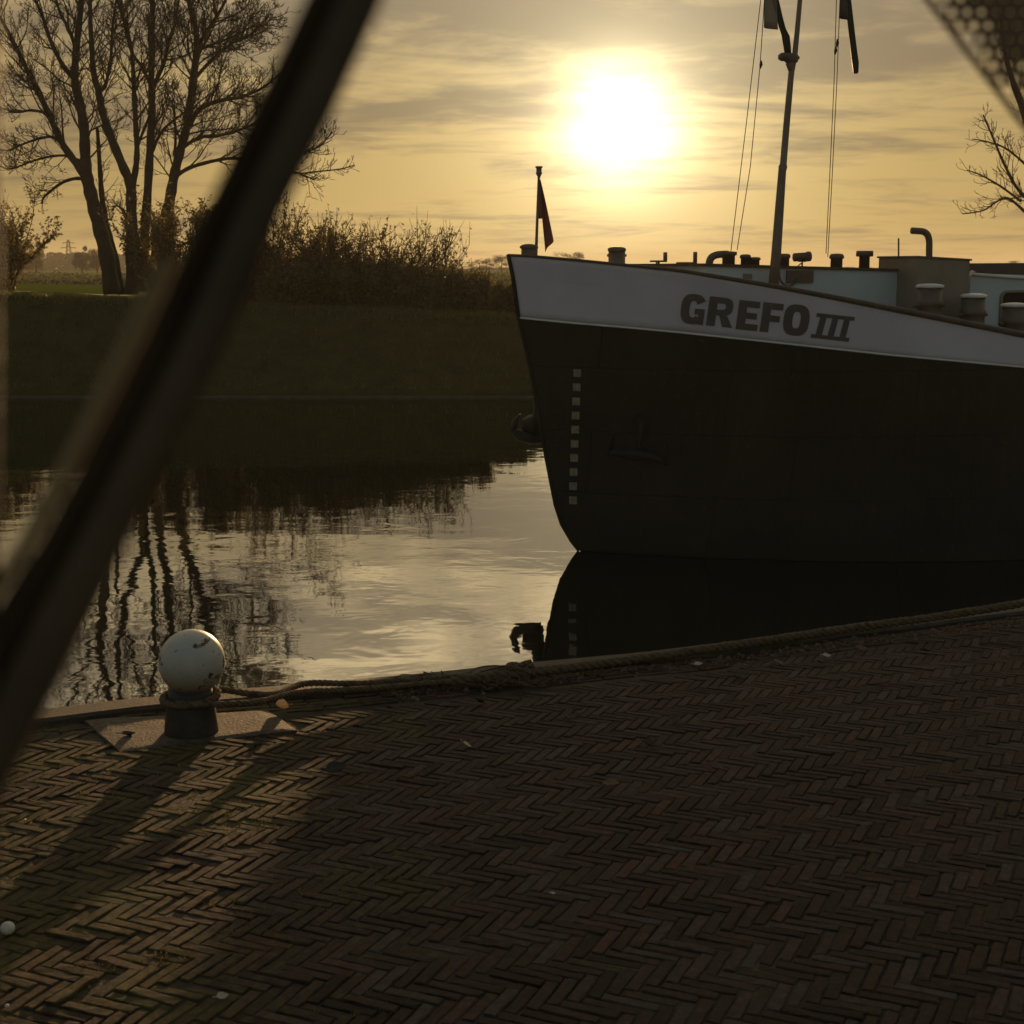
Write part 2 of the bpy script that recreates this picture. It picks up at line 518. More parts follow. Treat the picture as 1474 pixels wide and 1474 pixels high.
M = {
    'water': water_mat(),
    'brick': brick_mat(),
    'joint': pmat('joint_soil_and_moss', (0.016, 0.012, 0.007), (0.050, 0.044, 0.011), 3.0, 0.95, 0.5, 40, lo=0.42, hi=0.68),
    'coping': pmat('weathered_coping', (0.020, 0.014, 0.010), (0.046, 0.034, 0.024), 9.0, 0.75, 0.5, 60),
    'slab': pmat('exposed_aggregate_concrete', (0.040, 0.028, 0.020), (0.095, 0.070, 0.050), 38.0, 0.8, 0.9, 55, lo=0.4, hi=0.6),
    'wall': pmat('wet_quay_wall', (0.03, 0.026, 0.02), (0.07, 0.06, 0.045), 2.0, 0.7, 0.6, 12),
    'ball': ball_mat(),
    'iron': pmat('black_iron', (0.012, 0.010, 0.009), (0.030, 0.024, 0.018), 12.0, 0.6, 0.4, 40),
    'rope': rope_mat(),
    'hull': hull_mat(), 'old_hull': pmat('dark_hull_paint', (0.017, 0.015, 0.012), (0.046, 0.033, 0.022), 0.9, 0.5, 0.15, 2.0, lo=0.38, hi=0.72),
    'white': pmat('white_ship_paint', (0.45, 0.42, 0.50), (0.53, 0.50, 0.58), 1.1, 0.4, 0.05, 1.5),
    'house': pmat('bluish_white_deckhouse_paint', (0.42, 0.48, 0.54), (0.50, 0.56, 0.62), 1.2, 0.4, 0.05, 1.5),
    'letter': pmat('dark_lettering_paint', (0.075, 0.065, 0.068), (0.095, 0.082, 0.084), 6.0, 0.5),
    'mark': pmat('faded_mark_paint', (0.13, 0.115, 0.08), (0.26, 0.23, 0.165), 14.0, 0.6),
    'rail': pmat('rust_brown_rail', (0.055, 0.036, 0.026), (0.09, 0.060, 0.042), 6.0, 0.55, 0.2, 20),
    'fitting': pmat('brown_deck_paint', (0.095, 0.068, 0.052), (0.14, 0.10, 0.078), 5.0, 0.55, 0.2, 20),
    'casing': pmat('taupe_casing_paint', (0.20, 0.165, 0.13), (0.245, 0.20, 0.16), 3.0, 0.55, 0.1, 6),
    'roofdark': pmat('dark_roof_paint', (0.05, 0.034, 0.024), (0.075, 0.05, 0.036), 3.0, 0.6),
    'cap': pmat('pale_cap_paint', (0.62, 0.60, 0.56), (0.72, 0.70, 0.66), 6.0, 0.35),
    'glass': pmat('dark_cabin_glass', (0.02, 0.02, 0.018), None, rough=0.08),
    'mast': pmat('mast_paint', (0.16, 0.115, 0.085), (0.20, 0.15, 0.11), 4.0, 0.5, 0.1, 9),
    'bark': pmat('bark', (0.020, 0.015, 0.010), (0.042, 0.031, 0.020), 3.0, 0.9, 0.6, 9),
    'twig': pmat('twig_bark', (0.030, 0.021, 0.013), (0.05, 0.036, 0.022), 3.0, 0.85),
    'farwood': leaf_mat('distant_foliage', (0.05, 0.045, 0.025), (0.08, 0.07, 0.035), 0.2),
    'shrub': leaf_mat('shrub_leaf', (0.070, 0.054, 0.018), (0.19, 0.15, 0.05), 0.6),
    'dryleaf': leaf_mat('dry_leaf', (0.09, 0.05, 0.025), (0.18, 0.11, 0.06), 0.3),
    'paleleaf': leaf_mat('pale_leaf', (0.55, 0.45, 0.32), (0.65, 0.55, 0.42), 0.4),
    'darkleaf': leaf_mat('dark_leaf', (0.03, 0.024, 0.016), (0.05, 0.036, 0.02), 0.1),
    'grass': leaf_mat('grass_blade', (0.055, 0.064, 0.014), (0.14, 0.14, 0.032), 0.6),
    'bank': pmat('bank_turf', (0.032, 0.033, 0.011), (0.058, 0.052, 0.020), 1.6, 1.0, 0.8, 14, spec=0.0),
    'field': pmat('field_grass', (0.075, 0.10, 0.016), (0.13, 0.135, 0.03), 0.14, 1.0, 0.6, 3.0, stretch=(0.12, 1.0, 1.0), spec=0.0),
    'edging': pmat('weathered_edging_board', (0.05, 0.04, 0.028), (0.09, 0.072, 0.05), 3.0, 0.8, 0.3, 20),
    'stone': pmat('pale_round_stone', (0.50, 0.46, 0.40), (0.62, 0.58, 0.52), 30.0, 0.7, 0.3, 80),
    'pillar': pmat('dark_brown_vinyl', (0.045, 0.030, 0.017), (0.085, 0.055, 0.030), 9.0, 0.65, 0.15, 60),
    'shaded_half': pmat('shaded_pillar_brown', (0.032, 0.021, 0.012), (0.052, 0.034, 0.020), 14.0, 0.85, spec=0.1),  # darker pillar tone, shade put into the colour
    'trim': pmat('olive_trim', (0.20, 0.145, 0.07), (0.26, 0.185, 0.09), 10.0, 0.6),
    'screen': pmat('dark_brown_screen', (0.14, 0.072, 0.034), (0.17, 0.088, 0.042), 20.0, 0.6),
    'flagw': leaf_mat('pale_flag_cloth', (0.27, 0.25, 0.22), (0.29, 0.27, 0.23), 0.3),
    'flagd': leaf_mat('dark_flag_cloth', (0.045, 0.050, 0.040), (0.05, 0.055, 0.045), 0.3),
    'flagp': leaf_mat('plum_flag_cloth', (0.10, 0.075, 0.095), (0.11, 0.08, 0.10), 0.4),
    'flagr': leaf_mat('red_flag_cloth', (0.20, 0.10, 0.07), (0.22, 0.11, 0.075), 0.35),
    'pylon': pmat('galvanised_pylon_steel', (0.12, 0.12, 0.12), None, rough=0.6),
}

# ------------------------------------------------------------------ SETTING: quay line
QPX = [(60, 1020), (240, 1000), (500, 978), (740, 955), (1000, 929), (1200, 902), (1474, 868)]
COPE_H = 0.035
q_mid = [gp(x, y, COPE_H) for x, y in QPX]
q_in = catmull(q_mid, 8)
q_pts = [q_mid[0] + Vector((-math.cos(R(19)), -math.sin(R(19)), 0)) * d for d in (90, 60, 40, 25, 15, 9, 5, 3, 2, 1, 0.5)] + q_in + \
        [q_mid[-1] + Vector((math.cos(R(26)), math.sin(R(26)), 0)) * d for d in (0.5, 1, 2, 3, 5, 9, 15, 25, 40, 60, 90)]
for p in q_pts:
    p.z = 0


def q_norm(i):
    t = q_pts[min(i + 1, len(q_pts) - 1)] - q_pts[max(i - 1, 0)]
    t.normalize()
    return Vector((t.y, -t.x, 0))      # towards the land side (camera)


q_tab = [(p.x, p.y) for p in q_pts]


def q_y(x):
    return lerp_tab(q_tab, x)


# water sheet
wb = MB()
wb.grid([[(x, y, WATER) for x in (-400, -60, -15, 15, 60, 400)] for y in (-60, 8, 20, 35, 47, 49)])
water = tag(wb.build('water', M['water'], smooth=True), kind='structure')
# canal bed
bb = MB()
bb.grid([[(x, y, WATER - 1.6) for x in (-400, 400)] for y in (-60, 50)])
tag(bb.build('canal_bed', M['wall']), kind='structure')

# ground under the paving, reaching back behind the viewer
gb = MB()
rows = [[], [], [], []]
for i, p in enumerate(q_pts):
    n = q_norm(i)
    rows[0].append((p.x + n.x * 0.175, p.y + n.y * 0.175, -0.014))
    rows[1].append((p.x + n.x * 3, p.y + n.y * 3, -0.014))
    rows[2].append((p.x + n.x * 3 + 0.38 * 10, p.y + n.y * 3 - 0.925 * 10, -0.014))
    rows[3].append((p.x + n.x * 3 + 0.38 * 150, p.y + n.y * 3 - 0.925 * 150, -0.014))
gb.grid(rows)
tag(gb.build('ground', M['joint']), kind='structure')

# quay wall with coping
quay = empty('quay_wall', (0, 8.3, 0), 'dark quay wall with a low worn coping edge running along the brick paving above the water', 'quay wall')
wl = MB()
rows = [[], [], [], []]
for i, p in enumerate(q_pts):
    n = q_norm(i)
    rows[0].append((p.x + n.x * 0.03, p.y + n.y * 0.03, WATER - 1.5))
    rows[1].append((p.x + n.x * 0.03, p.y + n.y * 0.03, -0.06))
    rows[2].append((p.x + n.x * 0.165, p.y + n.y * 0.165, -0.06))
    rows[3].append((p.x + n.x * 0.165, p.y + n.y * 0.165, WATER - 1.5))
wl.grid(rows)
wl.build('wall', M['wall'], quay, smooth=False)
cpm = MB()
prof = [(0.0, -0.09), (0.0, 0.02), (0.012, COPE_H), (0.155, COPE_H - 0.004), (0.17, COPE_H - 0.02), (0.17, -0.09)]
cpm.grid([[(p.x + q_norm(i).x * o, p.y + q_norm(i).y * o,
            h + (mnoise.noise(Vector((p.x * 2.1, p.y * 2.1, o * 9))) * 0.006 if h > 0 else 0)) for i, p in
           enumerate(catmull(q_pts, 1))] for o, h in prof])
cpm.build('coping', M['coping'], quay, smooth='auto')

# ------------------------------------------------------------------ brick paving (herringbone, real bricks)
rng = random.Random(7)
BL, BW, GAP = 0.186, 0.046, 0.0045
UNIT = BW + GAP
K = 3.3
TH = R(-24)


def ground_h(x, y):
    s = 1.0 + max(0, min(1, -x - 0.4)) * 0.5
    return (mnoise.noise(Vector((x * 0.9, y * 0.9, 3.1))) * 0.010 + mnoise.noise(Vector((x * 2.6, y * 2.6, 8.0))) * 0.0035) * s


bk = MB()


def brick(cx, cy, ang, L=BL, W=BW):
    if cy < 2.4 or cx < -6 or cx > 8 or cy > 14:
        return
    z0 = ground_h(cx, cy)
    left = max(0.0, min(1.0, (-cx + 0.2) / 1.2))
    jz = rng.gauss(0, 0.0016 + 0.0007 * left)
    tx, ty = rng.gauss(0, 0.007 + 0.003 * left), rng.gauss(0, 0.010 + 0.005 * left)
    ang += rng.gauss(0, 0.018 + 0.014 * left)
    L *= 1 - abs(rng.gauss(0, 0.022))
    W *= 1 - abs(rng.gauss(0, 0.05))
    ca, sa = math.cos(ang), math.sin(ang)
    hl, hw = L / 2, W / 2
    ring = [(-hl, -hw), (-hl * 0.5, -hw), (0, -hw), (hl * 0.5, -hw), (hl, -hw), (hl, hw), (hl * 0.5, hw), (0, hw), (-hl * 0.5, hw), (-hl, hw)]
    vs = []
    for lvl, (ins, z) in enumerate(((0.0, -0.05), (0.0005, -0.005), (0.0022, -0.0012), (0.0058, 0.0))):
        for (u, v) in ring:
            ju = rng.gauss(0, 0.0026) if lvl > 0 else 0
            jv = rng.gauss(0, 0.0016) if lvl > 0 else 0
            uu = u - math.copysign(ins, u) * (1 if abs(u) > hl * 0.7 else 0) + ju
            vv = v - math.copysign(ins, v) + jv
            zz = z0 + jz + z + uu * tx + vv * ty + (rng.gauss(0, 0.0007) if lvl > 1 else 0)
            vs.append((cx + uu * ca - vv * sa, cy + uu * sa + vv * ca, zz))
    fs = []
    for k in range(3):
        for i in range(10):
            j = (i + 1) % 10
            fs.append((k * 10 + i, k * 10 + j, k * 10 + 10 + j, k * 10 + 10 + i))
    t = 30
    fs += [(t, t + 1, t + 8, t + 9), (t + 1, t + 2, t + 7, t + 8), (t + 2, t + 3, t + 6, t + 7), (t + 3, t + 4, t + 5, t + 6)]
    bk.add(vs, fs)


SLAB = [gp(121, 1037), gp(385, 1024), gp(428, 1052), gp(174, 1084)]


def in_slab(x, y, m=0.0):
    for i in range(4):
        a, b = SLAB[i], SLAB[(i + 1) % 4]
        # inside is on the right of each edge (clockwise seen from above)
        cr = (b.x - a.x) * (y - a.y) - (b.y - a.y) * (x - a.x)
        if cr / (b - a).length > -m:
            return False
    return True


ROWS = 3
row_w = 0.19 + ROWS * UNIT
# tiling: L-pairs of a herringbone with integer ratio 4 rounded through unit size
n4 = 4
# classic n:1 herringbone: horizontal brick at (i + k*?) built on a staircase of unit cells
W1 = (BL + GAP) / n4              # cell size so that four widths equal one length
ct, st = math.cos(TH), math.sin(TH)
for i in range(-190, 191):
    for j in range(-46, 47):
        # horizontal bricks start at cells (i, i + 2*n4*j), vertical at (i + n4, i - n4 + 1 + ...)
        hx, hy = i + 0 * j, i + 2 * n4 * j
        for kind in (0, 1):
            if kind == 0:
                u0, v0 = hx + n4 / 2, hy + 0.5
                a = TH
            else:
                u0, v0 = hx + n4 + 0.5, hy + 1 - n4 / 2 + 0.0
                a = TH + math.pi / 2
            u, v = u0 * W1, v0 * W1
            x = u * ct - v * st
            y = u * st + v * ct + 6.0
            if abs(x) > 7 or y > q_y(x) - row_w * 1.09 - 0.05 or y < 2.4:
                continue
            if in_slab(x, y, -0.03):
                continue
            brick(x, y, a, BL, W1 - GAP * 0.9)
# straight courses along the coping
for r_ in range(ROWS + 1):
    off = 0.178 + UNIT * (r_ + 0.5)
    dist = rng.random() * 0.1
    acc = 0.0
    for i in range(len(q_pts) - 1):
        a, b = q_pts[i], q_pts[i + 1]
        seg = (b - a)
        Ls = seg.length
        if a.x < -6 or a.x > 8:
            continue
        t = seg.normalized()
        n = Vector((t.y, -t.x, 0))
        while dist < Ls:
            p = a + t * dist + n * off
            if not in_slab(p.x, p.y, -0.02):
                brick(p.x, p.y, math.atan2(t.y, t.x), BL, BW)
            dist += BL + GAP
        dist -= Ls
jn = MB()
rows = []
for j in range(150):
    y_ = 3.5 + j * 0.044
    rows.append([(x_, y_, max(-0.0125, ground_h(x_, y_) - 0.0068 + 0.0045 * mnoise.noise(Vector((x_ * 3.3, y_ * 3.3, 5))) + 0.003 * mnoise.noise(Vector((x_ * 17, y_ * 17, 9)))))
                 for x_ in [-3.0 + i * 0.044 for i in range(180)] if True])
rows = [[p if p[1] < q_y(p[0]) - 0.21 and not in_slab(p[0], p[1], -0.01) else (p[0], p[1], -0.0128) for p in row] for row in rows]
jn.grid(rows)
jn.f = [f for f in jn.f if all(jn.v[i][1] < q_y(jn.v[i][0]) - 0.18 for i in f)]
tag(jn.build('joint_sand', M['joint']), kind='structure')
tag(bk.build('brick_paving', M['brick'], smooth=False), kind='structure')

# ------------------------------------------------------------------ far bank and fields
def z_top(x):
    return max(0.35, min(1.55, 0.60 - 0.041 * x))


lb = MB()
xs = [-1500, -700, -300, -150, -90] + [-60 + i * 1.0 for i in range(121)] + [90, 150, 300, 700, 1500]
prof = [(46.25, None, -0.6), (46.3, None, 0.13), (46.8, 0.05, 0), (47.8, 0.26, 0), (48.9, 0.52, 0), (50.0, 0.80, 0), (50.8, 0.97, 0), (51.3, 1.0, 0),
        (52.5, 0.985, 0), (54.5, 0.93, 0), (58, 0.92, 0), (64, 0.93, 0)]
rows = []
for (Y, fz, dz) in prof:
    row = []
    for x in xs:
        if fz is None:
            z = WATER + dz
        else:
            zb = WATER + 0.15
            z = zb + (z_top(x) - zb) * fz
            z += mnoise.noise(Vector((x * 0.5, Y * 0.7, 1.0))) * 0.05 + mnoise.noise(Vector((x * 1.7, Y * 1.7, 4.0))) * 0.02
        row.append((x, Y, z))
    rows.append(row)
lb.grid(rows)
tag(lb.build('canal_bank', M['bank']), kind='structure')
fb = MB()
rows = []
for Y in (64, 68, 74, 80, 88, 97, 108, 122, 140, 165, 200, 260, 350, 500, 800, 1500, 3000):
    rows.append([(x, Y, (WATER + 0.15 + (z_top(x) - WATER - 0.15) * 0.93) * max(0, 1 - (Y - 64) / 80) + 0.75 * min(1, (Y - 64) / 80)
                  + (mnoise.noise(Vector((x * 0.05, Y * 0.12, 1.0))) * 0.16 if 64 < Y < 600 else 0)) for x in xs])
fb.grid(rows)
tag(fb.build('field', M['field']), kind='structure')
eb = MB()
eb.box((0, 46.2, WATER + 0.0), (300, 0.06, 0.13))
tag(eb.build('bank_edging', M['edging'], smooth=False), 'thin weathered edging board along the waterline of the far grassy bank', 'edging')

# grass blades on the far bank and field edge
gr = MB()
rg = random.Random(3)
for _ in range(30000):
    x = rg.uniform(-24, 9)
    Y = rg.choice((rg.uniform(46.6, 51.4), rg.uniform(50.4, 52.0), rg.uniform(51.0, 62.0)))
    pr = [(p[0], p[1]) for p in prof if p[1] is not None]
    fz = lerp_tab(pr, Y)
    zb = WATER + 0.15
    z = zb + (z_top(x) - zb) * fz + mnoise.noise(Vector((x * 0.5, Y * 0.7, 1.0))) * 0.05 - 0.02
    h = rg.uniform(0.06, 0.17) * (1.3 if 50.6 < Y < 51.8 else 1.0)
    a = rg.uniform(0, math.pi)
    wd = rg.uniform(0.012, 0.025)
    dx, dy = math.cos(a) * wd, math.sin(a) * wd
    lx, ly = rg.gauss(0, 0.05), rg.gauss(0, 0.05)
    gr.add([(x - dx, Y - dy, z), (x + dx, Y + dy, z), (x + lx, Y + ly, z + h)], [(0, 1, 2)])
tag(gr.build('bank_grass', M['grass'], smooth=False), 'rough short grass along the top and face of the far bank', 'grass', kind='stuff')

# ------------------------------------------------------------------ SHIP
PHI = R(18)
S0 = Vector((0.93, 20.94, 0))
UA = Vector((math.cos(PHI), math.sin(PHI), 0))     # aft
NB = Vector((math.sin(PHI), -math.cos(PHI), 0))    # towards the quay


def SH(a, b, z):
    return Vector((S0.x + UA.x * a + NB.x * b, S0.y + UA.y * a + NB.y * b, z))


def stem_from_px(x, y):
    a = -0.4
    for _ in range(30):
        Y = S0.y + UA.y * a
        z = zpx(y, Y)
        X = (x - 737) / F * (Y * CP - (z - EYE) * SP)
        a = (X - S0.x) / UA.x
    return z, a


stem_px = [(732, 366), (735, 380), (740, 405), (747, 457), (756, 495), (764, 530), (773, 579), (782, 631), (786, 654), (793.5, 693),
           (800, 726), (809, 754), (823, 778), (834, 792)]
STEM = sorted(stem_from_px(x, y) for x, y in stem_px)
STEM = [(WATER - 1.0, 1.6), (WATER - 0.35, 0.45)] + STEM


def a_stem(z):
    return lerp_tab(STEM, z)


HB = 2.5


def half_b(a, z):
    t = max(0.0, min(1.0, (z - WATER) / 4.1))
    s = a - a_stem(z)
    L = 6.4 - 1.6 * t
    p = 2.0 + 0.35 * t
    if s <= 0:
        return 0.0
    f = 1 - (1 - min(s / L, 1.0)) ** p
    st_ = 0.06 * min(1, s / 0.12)
    b = max(HB * f, st_ if s < 0.3 else 0)
    if a > 28:
        k = min(1.0, (a - 28) / 5.0)
        b *= math.sqrt(max(0.0, 1 - k * k))
    return b


def hullP(a, z, side=1, off=0.0):
    b = half_b(a, z)
    p = SH(a, side * b, z)
    if off:
        e = 0.02
        pa = SH(a + e, side * half_b(a + e, z), z) - SH(a - e, side * half_b(a - e, z), z)
        pz = SH(a, side * half_b(a, z + e), z + e) - SH(a, side * half_b(a, z - e), z - e)
        n = pa.cross(pz).normalized()
        if n.dot(NB) * side < 0:
            n = -n
        p = p + n * off
    return p


GUN = [(732, 366), (760, 367), (830, 373), (900, 380), (980, 388), (1107, 409), (1198, 426), (1315, 449), (1426, 471), (1474, 481), (1600, 500)]
BND = [(745, 457), (826, 465), (900, 471), (980, 478.5), (1117, 493), (1282, 511), (1474, 528.5), (1600, 536)]


def edge_curve(tab, nst=60):
    out = []
    a_lo = None
    for k in range(nst):
        s = (k / (nst - 1)) ** 1.7 * 8.2
        z = 2.0
        for _ in range(12):
            a = a_stem(z) + s
            p = SH(a, half_b(a, z), z)
            xx = proj_x(p)
            z = zpx(lerp_tab(tab, xx), p.y)
        out.append((a, z))
    return out


gun = edge_curve(GUN)
bnd = edge_curve(BND)


def ext(c):
    a, z = c[-1]
    sl = (c[-1][1] - c[-6][1]) / (c[-1][0] - c[-6][0])
    for k in range(1, 13):
        sl *= 0.72
        a2 = a + (33 - a) * k / 12
        z = max(z + sl * (33 - a) / 12 * 0.5, 0.55)
        c.append((a2, z))


ext(gun)
ext(bnd)
for i in range(60, len(bnd)):
    bnd[i] = (bnd[i][0], min(bnd[i][1], lerp_tab(gun, bnd[i][0]) - 0.38))


def z_gun(a):
    return lerp_tab(gun, a)


def z_bnd(a):
    return lerp_tab(bnd, a)


ship = empty('cargo_ship', SH(0, 0, WATER), 'moored dark hulled cargo ship with a white bow band lettered GREFO III', 'ship')
# stations measured by distance aft of the stem at each height
S_ST = [0, 0.03, 0.08, 0.15, 0.25] + [0.4 + 0.2 * i for i in range(34)] + [7.5, 8.5, 10, 13, 16, 20, 24, 27, 29, 30.5, 31.6, 32.3, 32.8, 32.98]


def hull_rows(lo, hi, nv, side):
    rows = []
    for k in range(nv + 1):
        row = []
        for s in S_ST:
            z = None
            a = s
            zz = 0.0
            for _ in range(6):
                zl = lo(a)
                zh = hi(a)
                zz = zl + (zh - zl) * k / nv
                a = min(a_stem(zz) * max(0, 1 - s / 12) + s, 32.99)
            row.append(SH(a, side * half_b(a, zz), zz))
        rows.append(row)
    return rows


hm = MB()
for side in (1, -1):
    hm.grid(hull_rows(lambda a: WATER - 0.9, z_bnd, 22, side))
hull = hm.build('hull', M['hull'], ship)
wm = MB()
for side in (1, -1):
    wm.grid(hull_rows(z_bnd, z_gun, 8, side))
bul = wm.build('bulwark', M['white'], ship)
tag(bul, 'white bow band narrowing aft')
bul.modifiers.new('thickness', 'SOLIDIFY').thickness = 0.012
# rubbing strake (thin bright lip between white and dark) and gunwale rail
sm_ = MB()
for side in (1, -1):
    sm_.tube([hullP(a, z, side, 0.004) for a, z in bnd[:-1]], 0.013, 6)
sm_.build('rubbing_strake', M['cap'], ship)
rm = MB()
for side in (1, -1):
    pts = [SH(a, side * half_b(a, z), z - 0.012) for a, z in gun[:-1]]
    secs = []
    for p, (a, z) in zip(pts, gun[:-1]):
        secs.append((p, a))
    rm.tube(pts, [0.018 + 0.024 * min(1, max(0, a / 3.5)) for _, a in secs], 8)
rm.build('gunwale', M['rail'], ship)
# deck
dm = MB()
da = [-0.6, -0.2, 0.2, 0.6, 1, 1.5, 2, 3, 4, 5, 6, 8, 11, 15, 20, 26, 29, 31, 32.5]
rows = []
for fr in (-1, -0.5, 0, 0.5, 1):
    rows.append([SH(a, fr * max(0.0, half_b(a, z_gun(a) - 0.2) - 0.02), z_gun(a) - 0.30) for a in da])
dm.grid(rows)
dm.build('deck', M['roofdark'], ship)


def hull_az(x, y):
    """(a, z) on the near side of the hull seen at this pixel"""
    lo, hi = -1.0, 9.0
    z = 1.0
    for _ in range(50):
        a = (lo + hi) / 2
        z = 1.0
        for _ in range(6):
            p = SH(a, half_b(a, z), z)
            z = zpx(y, p.y)
        if proj_x(SH(a, half_b(a, z), z)) < x:
            lo = a
        else:
            hi = a
    return a, z


def ring_arc(cx, cy, ro, ri, a0, a1, n):
    qs = []
    for i in range(n):
        t0, t1 = R(a0 + (a1 - a0) * i / n), R(a0 + (a1 - a0) * (i + 1) / n)
        def P(t, r):
            c, s = math.cos(t), math.sin(t)
            # superellipse for squarish heavy letters
            e = 0.72
            return (cx + r[0] * math.copysign(abs(c) ** e, c), cy + r[1] * math.copysign(abs(s) ** e, s))
        qs.append((P(t0, ri), P(t0, ro), P(t1, ro), P(t1, ri)))
    return qs


def rect(x0, y0, x1, y1):
    return [((x0, y0), (x1, y0), (x1, y1), (x0, y1))]


LET = {
    'G': (0.88, ring_arc(0.44, 0.5, (0.44, 0.51), (0.135, 0.28), 28, 318, 26) + rect(0.50, 0.33, 0.86, 0.53) + rect(0.64, 0.0, 0.86, 0.328)),
    'R': (0.92, rect(0, 0, 0.30, 1) + rect(0.302, 0.79, 0.46, 1) + rect(0.302, 0.38, 0.46, 0.58) + ring_arc(0.46, 0.69, (0.38, 0.31), (0.13, 0.105), -90, 90, 12)
          + [((0.40, 0.378), (0.56, 0.0), (0.90, 0.0), (0.68, 0.378))]),
    'E': (0.78, rect(0, 0, 0.31, 1) + rect(0.312, 0.78, 0.76, 1) + rect(0.312, 0.39, 0.70, 0.60) + rect(0.312, 0, 0.78, 0.22)),
    'F': (0.76, rect(0, 0, 0.31, 1) + rect(0.312, 0.78, 0.76, 1) + rect(0.312, 0.37, 0.68, 0.58)),
    'O': (0.90, ring_arc(0.45, 0.5, (0.45, 0.51), (0.14, 0.27), 0, 360, 32)),
    'III': (1.55, rect(0, 0, 1.55, 0.15) + rect(0, 0.85, 1.55, 1.0) + rect(0.17, 0.152, 0.42, 0.848) + rect(0.65, 0.152, 0.90, 0.848) + rect(1.13, 0.152, 1.38, 0.848)),
}
LETPX = [('G', 978, 1013, 423.5, 466), ('R', 1016.5, 1055, 428, 470), ('E', 1059, 1090, 433, 475), ('F', 1093.5, 1123, 436, 478.5), ('O', 1125, 1162, 438.5, 482.5)]


def lay_letters(items, skew):
    lm = MB()
    for ch, x0, x1, yt, yb in items:
        wd, quads = LET[ch]
        sl = 0.105 if ch != 'III' else 0.11
        hpx = yb - yt
        yl0 = yb - sl * (x1 - x0) / 2
        yl1 = yb + sl * (x1 - x0) / 2
        A = hull_az(x0, yl0)
        B = hull_az(x1, yl1)
        T = hull_az(x0, yl0 - hpx)
        Tb = hull_az(x1, yl1 - hpx)
        for q in quads:
            n = 3
            rows = []
            for j in range(n + 1):
                row = []
                for i in range(n + 1):
                    fu, fv = i / n, j / n
                    u = (q[0][0] * (1 - fu) + q[1][0] * fu) * (1 - fv) + (q[3][0] * (1 - fu) + q[2][0] * fu) * fv
                    v = (q[0][1] * (1 - fu) + q[1][1] * fu) * (1 - fv) + (q[3][1] * (1 - fu) + q[2][1] * fu) * fv
                    uu = u / wd + skew * (v - 0.5)
                    a = A[0] + (B[0] - A[0]) * uu
                    z0 = A[1] + (B[1] - A[1]) * uu
                    z1 = T[1] + (Tb[1] - T[1]) * uu
                    row.append(hullP(a, z0 + (z1 - z0) * v, 1, 0.009))
                rows.append(row)
            lm.grid(rows)
    return lm


lay_letters(LETPX, 0.03).build('lettering', M['letter'], ship, smooth=False)['label'] = 'heavy dark letters reading GREFO'
lay_letters([('III', 1169, 1224, 453.0, 489.0)], 0.10).build('lettering', M['letter'], ship, smooth=False)['label'] = 'dark slab serif numeral III'
# draught marks: ten squares up the stem
for i in range(10):
    t = i / 9
    x, y = 831 + (825 - 831) * min(1, t * 1.1), 537 + (720 - 537) * t
    c = [hull_az(x + dx, y + dy) for dx, dy in ((-5.4, 5.2), (5.4, 5.6), (5.4, -5.2), (-5.4, -5.6))]
    mk = MB()
    mk.add([hullP(a, z, 1, 0.008) for a, z in c] + [hullP(a, z, 1, 0.001) for a, z in c],
           [(0, 1, 2, 3), (0, 4, 5, 1), (1, 5, 6, 2), (2, 6, 7, 3), (3, 7, 4, 0)])
    mk.build('draught_mark', M['mark'], ship, smooth=False)
# anchor in its pocket
an = MB()
pts = [hull_az(924, y) for y in (598, 640)]
an.tube([hullP(a, z, 1, 0.01) for a, z in (hull_az(924, 606), hull_az(922, 632), hull_az(920, 652))], 0.04, 8)
an.tube([hullP(*hull_az(x, y), 1, 0.015) for x, y in ((872, 648), (895, 652), (920, 654), (942, 658), (962, 668))], [0.02, 0.06, 0.085, 0.06, 0.02], 8)
an.tube([hullP(*hull_az(x, y), 1, 0.02) for x, y in ((877, 650), (880, 634), (884, 622))], [0.03, 0.03, 0.008], 6)
an.tube([hullP(*hull_az(x, y), 1, 0.02) for x, y in ((955, 664), (958, 650), (957, 636))], [0.03, 0.03, 0.008], 6)
an.build('anchor', M['hull'], ship)
a2 = MB()
AY = 22.3
a2.tube([at(795, 545, AY), at(778, 572, AY), at(776, 600, AY), at(774, 628, AY)], [0.06, 0.10, 0.10, 0.09], 8)
a2.tube([at(736, 618, AY), at(747, 626, AY), at(763, 630, AY), at(780, 630, AY)], [0.04, 0.085, 0.10, 0.09], 8)
a2.tube([at(738, 622, AY), at(742, 606, AY), at(749, 596, AY)], [0.055, 0.05, 0.012], 6)
a2.tube([at(752, 612, AY), at(764, 611, AY), at(778, 606, AY)], [0.09, 0.14, 0.13], 8)
a2.build('anchor', M['iron'], ship)['label'] = 'anchor hanging off the far side of the bow'
hz = MB()
hz.tube([hullP(*hull_az(924 + 13 * math.cos(t), 606 - 12 * math.sin(t)), 1, 0.0) for t in [i * 2 * math.pi / 20 for i in range(20)]], 0.022, 6, closed=True)
hz.build('hawse_pipe', M['hull'], ship)
# stem bar
sb = MB()
sb.tube([SH(a - 0.005, 0, z) for z, a in STEM[2:]], 0.03, 6)
sb.build('stem_bar', M['hull'], ship)


def sa(x, b, z=1.8):
    """a for which SH(a, b, z) is seen in column x"""
    lo, hi = -3.0, 30.0
    for _ in range(50):
        a = (lo + hi) / 2
        if proj_x(SH(a, b, z)) < x:
            lo = a
        else:
            hi = a
    return a


